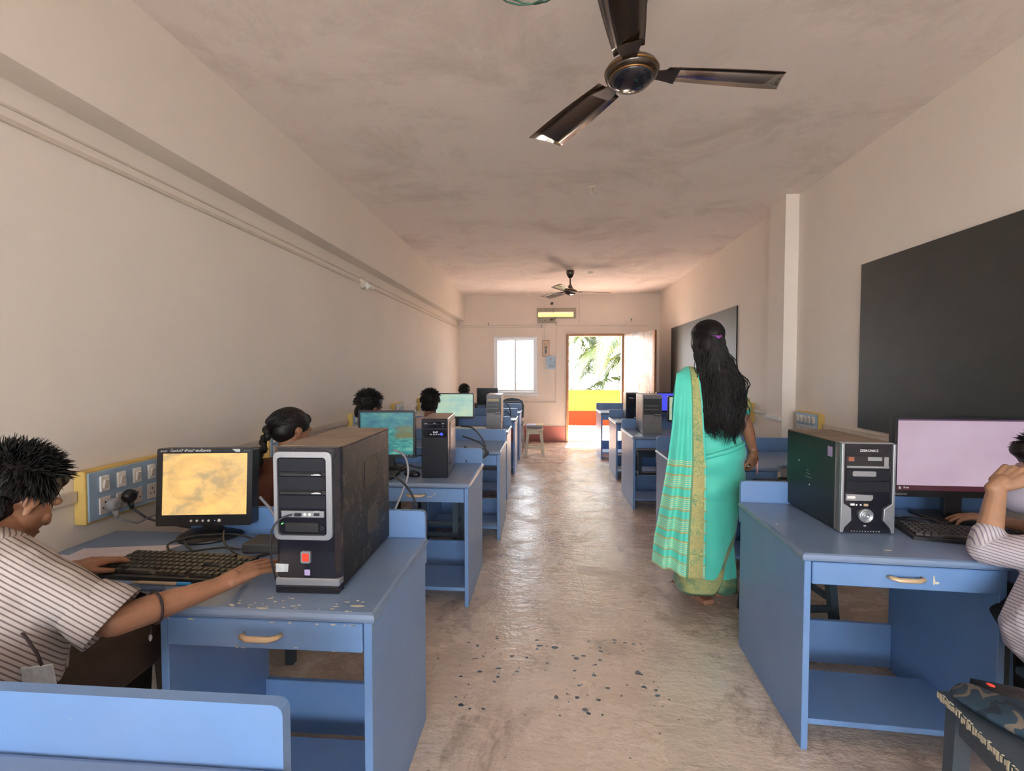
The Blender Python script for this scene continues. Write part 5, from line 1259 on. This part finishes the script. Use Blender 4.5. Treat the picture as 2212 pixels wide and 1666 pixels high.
# ----- sari skirt, outer wrap, pallu: real cloth surfaces with UVs along and across the weave
TURQ=(.085,.62,.49,1)
def saree_mat(name,mode):
    t=NT(name); uv=t.n('UVMap'); sx=t.n('SeparateXYZ'); t.l(uv.outputs[0],sx.inputs[0]); U,Vv=sx.outputs[0],sx.outputs[1]
    co=t.coord(); n=t.noise(5,4,.6,co); c=t.ramp(n,[(.3,mul(TURQ,.9)),(.7,mul(TURQ,1.06))])
    nb=t.noise(55,5,.75,co,1.2); nb2=t.noise(6,4,.6,co,.5)
    br=t.ramp(nb,[(.36,GREENB),(.58,GOLD)]); br=t.mix(t.ramp(nb2,[(.42,0.),(.65,.6)]),br,GOLD)
    if mode=='skirt':     # V = metres above the hem
        k=t.math('LESS_THAN',Vv,.088); br=t.mix(t.ramp(nb2,[(.46,.95),(.64,.2)]),br,(.05,.21,.13,1)); edge=t.math('LESS_THAN',Vv,.008)
        c=t.mix(k,c,br); c=t.mix(edge,c,(.05,.14,.08,1))
    else:                 # pallu: U metres from its gold edge, V = metres above its lower end
        br2=t.mix(t.math('LESS_THAN',t.math('FRACT',t.math('MULTIPLY',Vv,6.4)),.45),br,t.mix(.45,(.42,.36,.14,1),br)); 
        br3=t.mix(t.math('LESS_THAN',Vv,.60),br,br2)
        fr=t.math('FRACT',t.math('MULTIPLY',Vv,8.6)); fine=t.math('LESS_THAN',t.math('FRACT',t.math('MULTIPLY',Vv,100)),.42)
        inband=t.math('LESS_THAN',fr,.66); thick=t.math('GREATER_THAN',t.math('ABSOLUTE',t.math('SUBTRACT',fr,.33)),.255)
        thick=t.math('MULTIPLY',thick,inband)
        low=t.math('LESS_THAN',Vv,.615)
        s1=t.math('MULTIPLY',t.math('MULTIPLY',fine,inband),low); c=t.mix(s1,c,(.52,.62,.30,1)); c=t.mix(t.math('MULTIPLY',thick,low),c,(.36,.40,.17,1))
        k=t.math('LESS_THAN',t.math('ABSOLUTE',t.math('SUBTRACT',U,.068)),.050); c=t.mix(k,c,br3)
        k2=t.math('LESS_THAN',t.math('ABSOLUTE',t.math('SUBTRACT',U,.125)),.008); c=t.mix(k2,c,(.12,.27,.12,1))
    t.base(c); t.set(Roughness=.55,Sheen_Weight=.25,Specular_IOR_Level=.3); t.bump(t.noise(160,2,.5,co),.05,.002); return t.m
m_turq=M('turquoise_cloth',TURQ,.6,0,.08,8)
m_sk=saree_mat('turquoise_sari_cloth','skirt'); m_pl=saree_mat('turquoise_sari_pallu_cloth','pallu')
def sheet(name,rows,uvs,m,parent,closed=False,thick=.002):
    f=B(); uvl=f.bm.loops.layers.uv.new('UVMap'); G=[[f.bm.verts.new(V(p)) for p in r_] for r_ in rows]; n=len(rows[0])
    for i in range(len(rows)-1):
        for j in range(n if closed else n-1):
            j2=(j+1)%n; ix=((i,j),(i,j2),(i+1,j2),(i+1,j)); q=f.bm.faces.new([G[a][b_] for a,b_ in ix]); q.smooth=True
            for lp,(a,b_) in zip(q.loops,ix): lp[uvl].uv=uvs[a][b_]
    bmesh.ops.recalc_face_normals(f.bm,faces=f.bm.faces)
    me=bpy.data.meshes.new(name); f.bm.to_mesh(me); f.bm.free()
    o=link(name,me,parent,m)
    md=o.modifiers.new('th','SOLIDIFY'); md.thickness=thick; md.offset=0
    return o
def lerp_tab(tab,z):
    for (z0,*a),(z1,*b_) in zip(tab,tab[1:]):
        if z<=z0: return a
        if z<=z1:
            u=(z-z0)/(z1-z0); return [p+(q-p)*u for p,q in zip(a,b_)]
    return tab[-1][1:]
# inner pleated layer: (z, cx, cy, halfwidth, halfdepth)
T1=[(.075,.965,2.765,.150,.135),(.20,.965,2.76,.142,.125),(.40,.955,2.735,.122,.118),(.60,.955,2.71,.14,.125),(.84,.936,2.69,.168,.135),(1.0,.925,2.68,.14,.11)]
rows=[];uvs=[];N=96
for i in range(41):
    z=.07+(1.0-.07)*i/40; cx,cy,a,d=lerp_tab(T1,z); fl=max(0,1-(z-.07)/.5)
    r_=[];u_=[]
    for j in range(N):
        th=2*PI*j/N; pl=1+fl*(.045*math.sin(9*th+.5)+.02*math.sin(17*th))
        dip=0
        r_.append((cx+a*math.cos(th)*pl,cy+d*math.sin(th)*pl,z+(.012*math.sin(2*th+.6)-.02*math.sin(th+.9))*fl)); u_.append((j/N,z-.07))
    rows.append(r_);uvs.append(u_)
sheet('sari_pleats',rows,uvs,m_sk,P,True)
# outer wrap with a hem that climbs diagonally from low back-left to the right
T2=[(.0,.90,2.70,.148,.150),(.10,.90,2.70,.152,.152),(.25,.905,2.70,.142,.148),(.42,.915,2.69,.150,.142),(.55,.925,2.685,.160,.142),(.70,.932,2.68,.178,.148),(.80,.937,2.68,.182,.152),(.86,.936,2.68,.180,.148),(.97,.930,2.68,.160,.122),(1.03,.920,2.675,.145,.110)]
rows=[];uvs=[]
for i in range(61):
    r_=[];u_=[]
    for j in range(N):
        th=2*PI*j/N; c_,s_=math.cos(th),math.sin(th)
        # hem height by x: low at left, rising to the right on the back side
        hx=(c_+1)/2; zh=.085+.035*hx+ .30*max(0,(hx-.55)/.45)**1.3
        if s_>0: zh=.10+.25*hx
        z=zh+(1.03-zh)*i/60; cx,cy,a,d=lerp_tab(T2,z)
        u0=(1-i/60)
        # diagonal drape folds across the back
        ph=(z*1.0-.42*c_*.2)*2*PI*6.2; fold=.010*math.sin(ph+1.6*c_)*math.exp(-((z-.80)/.22)**2)*(1 if s_<0 else .3)
        fold+=.006*math.sin(th*5+z*9)*min(1,u0*1.6)
        r_.append((cx+(a+fold)*c_,cy+(d+fold)*s_,z)); u_.append((j/N,(z-zh)))
    rows.append(r_);uvs.append(u_)
sheet('sari_wrap',rows,uvs,m_sk,P,True)
# waist tuck: soft pleated roll of cloth crossing the back
for k,(z0,z1,dd) in enumerate(((.985,1.045,.0),(.93,1.03,.010),(.80,.93,.008))):
    pts=[]
    for j in range(25):
        u=j/24; th=PI*1.05+u*PI*.98; z=z0+(z1-z0)*math.sin(u*PI/2)
        cx,cy,a,d=lerp_tab(T2,min(z,1.02)); pts.append((cx+(a+.004+dd*.2)*math.cos(th),cy+(d+.004)*math.sin(th),z))
    B().tube(pts,[.004+.010*math.sin(PI*j/24) for j in range(25)],8,flat=1.0).build('sari_fold',m_turq,P)
# pallu over the left shoulder: rows from the chest over the shoulder and down the back
#        z      left x  right x   y(back)
T3=[(.235,.585,.838,2.455),(.40,.600,.842,2.465),(.62,.632,.846,2.480),(.84,.662,.848,2.495),(1.0,.684,.846,2.525),(1.15,.695,.841,2.540),(1.26,.705,.836,2.560),(1.315,.718,.832,2.590)]
top=[(1.350,.735,.830,2.635),(1.352,.742,.832,2.665),(1.33,.748,.842,2.70),(1.27,.745,.87,2.74),(1.16,.745,.91,2.785),(1.06,.75,.97,2.80)]
prof=[lerp_tab(T3,.235+(1.315-.235)*i/70)+[.235+(1.315-.235)*i/70] for i in range(71)]
prof=[(p[3],p[0],p[1],p[2]) for p in prof]+top
rows=[];uvs=[];M_=64; vlen=0; prev=None
for i,(z,xl,xr,y) in enumerate(prof):
    if prev: vlen+=math.dist((z,y),prev)
    prev=(z,y); wv=max(0,min(1,(1.30-z)/.9)) if i<=70 else 0
    r_=[];u_=[]; Wd=.34
    for j in range(M_+1):
        u=j/M_; x=xr-(xr-xl)*u   # u=0 gold edge
        br_=1-min(1,max(0,(u-.42)/.15))   # border panel lies flat
        yy=y+ .020*wv*(1-br_)*math.sin(u*2*PI*3.2+.4+z*.8)-.012*math.sin(PI*u)*wv + .09*u*u*wv
        zz=z-.0*u
        if i==0: pass
        if i<=70: zz=z+(1-br_)*.022*max(0,1-(z-.235)/.25)+.035*max(0,u-.5)*max(0,1-(z-.235)/.3)
        if i<=70 and z>1.1: yy+= .02*abs(u-.4)*(z-1.1)*5
        if i>70: zz=z-.02*(u-.3)**2*4
        r_.append((x,yy,zz)); u_.append((u*Wd,vlen))
    rows.append(r_);uvs.append(u_)
sheet('sari_pallu',rows,uvs,m_pl,P)
# sandals
for x,y,tx in ((.915,2.70,-.5),(1.03,2.80,-.1)):
    so=B(); A=math.atan2(-tx*.16,.13)*1.0
    so.prism([(-.034,-.045),(.034,-.045),(.042,.06),(.040,.14),(.0,.185),(-.040,.14),(-.042,.06)],0,.014,bev=.008).box(-.032,.032,-.045,.03,0,.026,.004)
    so.move(Matrix.Translation((x,y,.0))@Matrix.Rotation(A*.6,4,'Z')); sd=so.build('sandal',M('tan_sandal_sole',(.42,.20,.12,1),.6),P)
    f=B()
    for yy in (.055,.085): f.tube([(-.042,yy,.012),(-.030,yy+.005,.060),(.0,yy+.01,.072),(.030,yy+.005,.060),(.042,yy,.012)],.006,6)
    f.move(Matrix.Translation((x,y,.0))@Matrix.Rotation(A*.6,4,'Z')); f.build('sandal_strap',m_shoe,sd)
# hair: scalp, gathered mass, then hundreds of wavy locks
g=lambda p:hc+HR@V(p)
b=B(); b.ball(g((0,-.014,.038)),(.083,.101,.084),HR,3); b.ball(g((0,-.045,-.02)),(.080,.072,.085),HR,3); b.ball(g((0,.03,.06)),(.066,.055,.05),HR,3)
b.cap(g((0,-.055,-.05)),(.945,2.60,1.25),.062,.060); b.cap((.945,2.60,1.25),(.955,2.585,1.10),.060,.052); b.cap((.955,2.585,1.10),(.955,2.57,1.02),.05,.025)
def warp(me):
    for v in me.vertices:
        if v.co.z<1.42: v.co+=V((mnoise.noise(v.co*V((16,16,7)) if False else V((v.co.x*22,v.co.y*22,v.co.z*9))),mnoise.noise(V((v.co.x*22+7,v.co.y*22,v.co.z*9))),0))*.014
ho=voxel(b,'hair',.006,m_hair,P,3,warp)
rnd=random.Random(21); f=B()
for k in range(1500):
    a=rnd.uniform(-PI*1.02,PI*.02); e=rnd.uniform(-.3,1.45) if k%2 else rnd.uniform(-.6,.4)
    q=V((math.cos(a)*math.cos(e)*.082,-.014+math.sin(a)*math.cos(e)*.100,.036+math.sin(e)*.083))
    p0=g(q); side=math.cos(a)
    zb=(rnd.uniform(.925,1.10) if k%3 else rnd.uniform(1.0,1.3))+abs(side)**2*.05*rnd.random()
    xo=side*.072+rnd.gauss(0,.012); pts=[p0]; n=16; ph=rnd.uniform(0,6.28); am=rnd.uniform(.006,.016); fq=rnd.uniform(30,50); ph=side*2.5+rnd.gauss(0,.9)
    for i in range(1,n+1):
        u=i/n; z=p0.z+(zb-p0.z)*u; sp=(.85+.35*min(1,(1.45-z)/.2)) if z<1.45 else .9
        if z<1.02: sp*=max(.45,(z-.86)/.16)
        cx=.897+ .055*min(1,max(0,(1.44-z)/.16)); yc=2.60-.085*min(1,max(0,(1.5-z)/.4))+.02*math.cos(PI*side*.5)*-1+abs(side)*.03
        w_=min(1,u*2.2); x=cx+xo*sp+am*w_*math.sin(z*fq+ph); y=(1-min(1,u*3))*p0.y+min(1,u*3)*(yc+.006*math.cos(z*fq*.8+ph))
        if i<=3: x=p0.x+(x-p0.x)*i/3.5
        pts.append(V((x,min(y,p0.y+.01) if i<4 else y,z)))
    r0=rnd.uniform(.0014,.0028); f.tube(pts,[r0*(1-.15*math.sin(i)) if i<n-3 else r0*(n-i+.15)/4 for i in range(n+1)],4)
for k in range(420):    # hair drawn back over the crown to the clip, then down
    a=rnd.uniform(0,2*PI); e=rnd.uniform(.15,1.5); q=V((math.cos(a)*math.cos(e)*.084,-.014+math.sin(a)*math.cos(e)*.102,.038+math.sin(e)*.085))
    t_=V((rnd.uniform(-.035,.035),-.121,rnd.uniform(.0,.03))); pts=[]
    for i in range(6):
        u=i/5; m=q.lerp(t_,u)-V((0,-.014,.038)); m=V((m.x/.083,m.y/.101,m.z/.084)); m=m.normalized()*1.015 if m.length>.01 else m
        pts.append(g((m.x*.083,-.014+m.y*.101,.038+m.z*.084)))
    for i in range(5): pts.append(pts[-1]+V((rnd.uniform(-.007,.014)+t_.x*.12,-.004 if i<2 else .004,-rnd.uniform(.035,.055))))
    f.tube(pts,[.0018]*10+[.0006],4)
for k in range(46):    # loose flyaway curls
    z=rnd.uniform(1.0,1.33); s_=rnd.choice((-1,1,1)); x=.93+s_*(.062+rnd.uniform(0,.01)); ph=rnd.uniform(0,6); pts=[]
    for i in range(9): u=i/8; pts.append((x+s_*.03*math.sin(u*PI*.8)+.008*math.sin(u*9+ph),2.56+.02*u,z-.13*u))
    f.tube(pts,[.0016]*8+[.0004],4)
f.build('wavy_locks',m_hair,ho)
f=B(); f.tube([g((-.012,-.112,.018)),g((0,-.120,.010)),g((.016,-.116,.020))],[.007,.010,.007],10).tube([g((-.03,-.108,.02)),g((0,-.117,.018)),g((.03,-.108,.02))],.004,6)
f.build('purple_hair_clip',M('purple_clip',(.22,.05,.30,1),.35),P)
f=B(); f.tube([wrr+V((.026*math.cos(k/16*2*PI),.024*math.sin(k/16*2*PI),.01+.004*math.cos(k))) for k in range(17)],.0018,5); f.build('thin_bangle',m_gold,P)
# pen in her hand
r=empty('pen',(1.176,2.648,.812),0,'pink pen held upright in the woman\'s right hand','pen'); m_pink=M('pink_pen_plastic',(.75,.36,.36,1),.4)
B().cyl((0,0,-.058),(0,0,.03),.0045,n=10).build('barrel',m_pink,r); B().cyl((0,0,.025),(-.002,0,.066),.0056,n=10).build('pen_cap',m_pink,r)
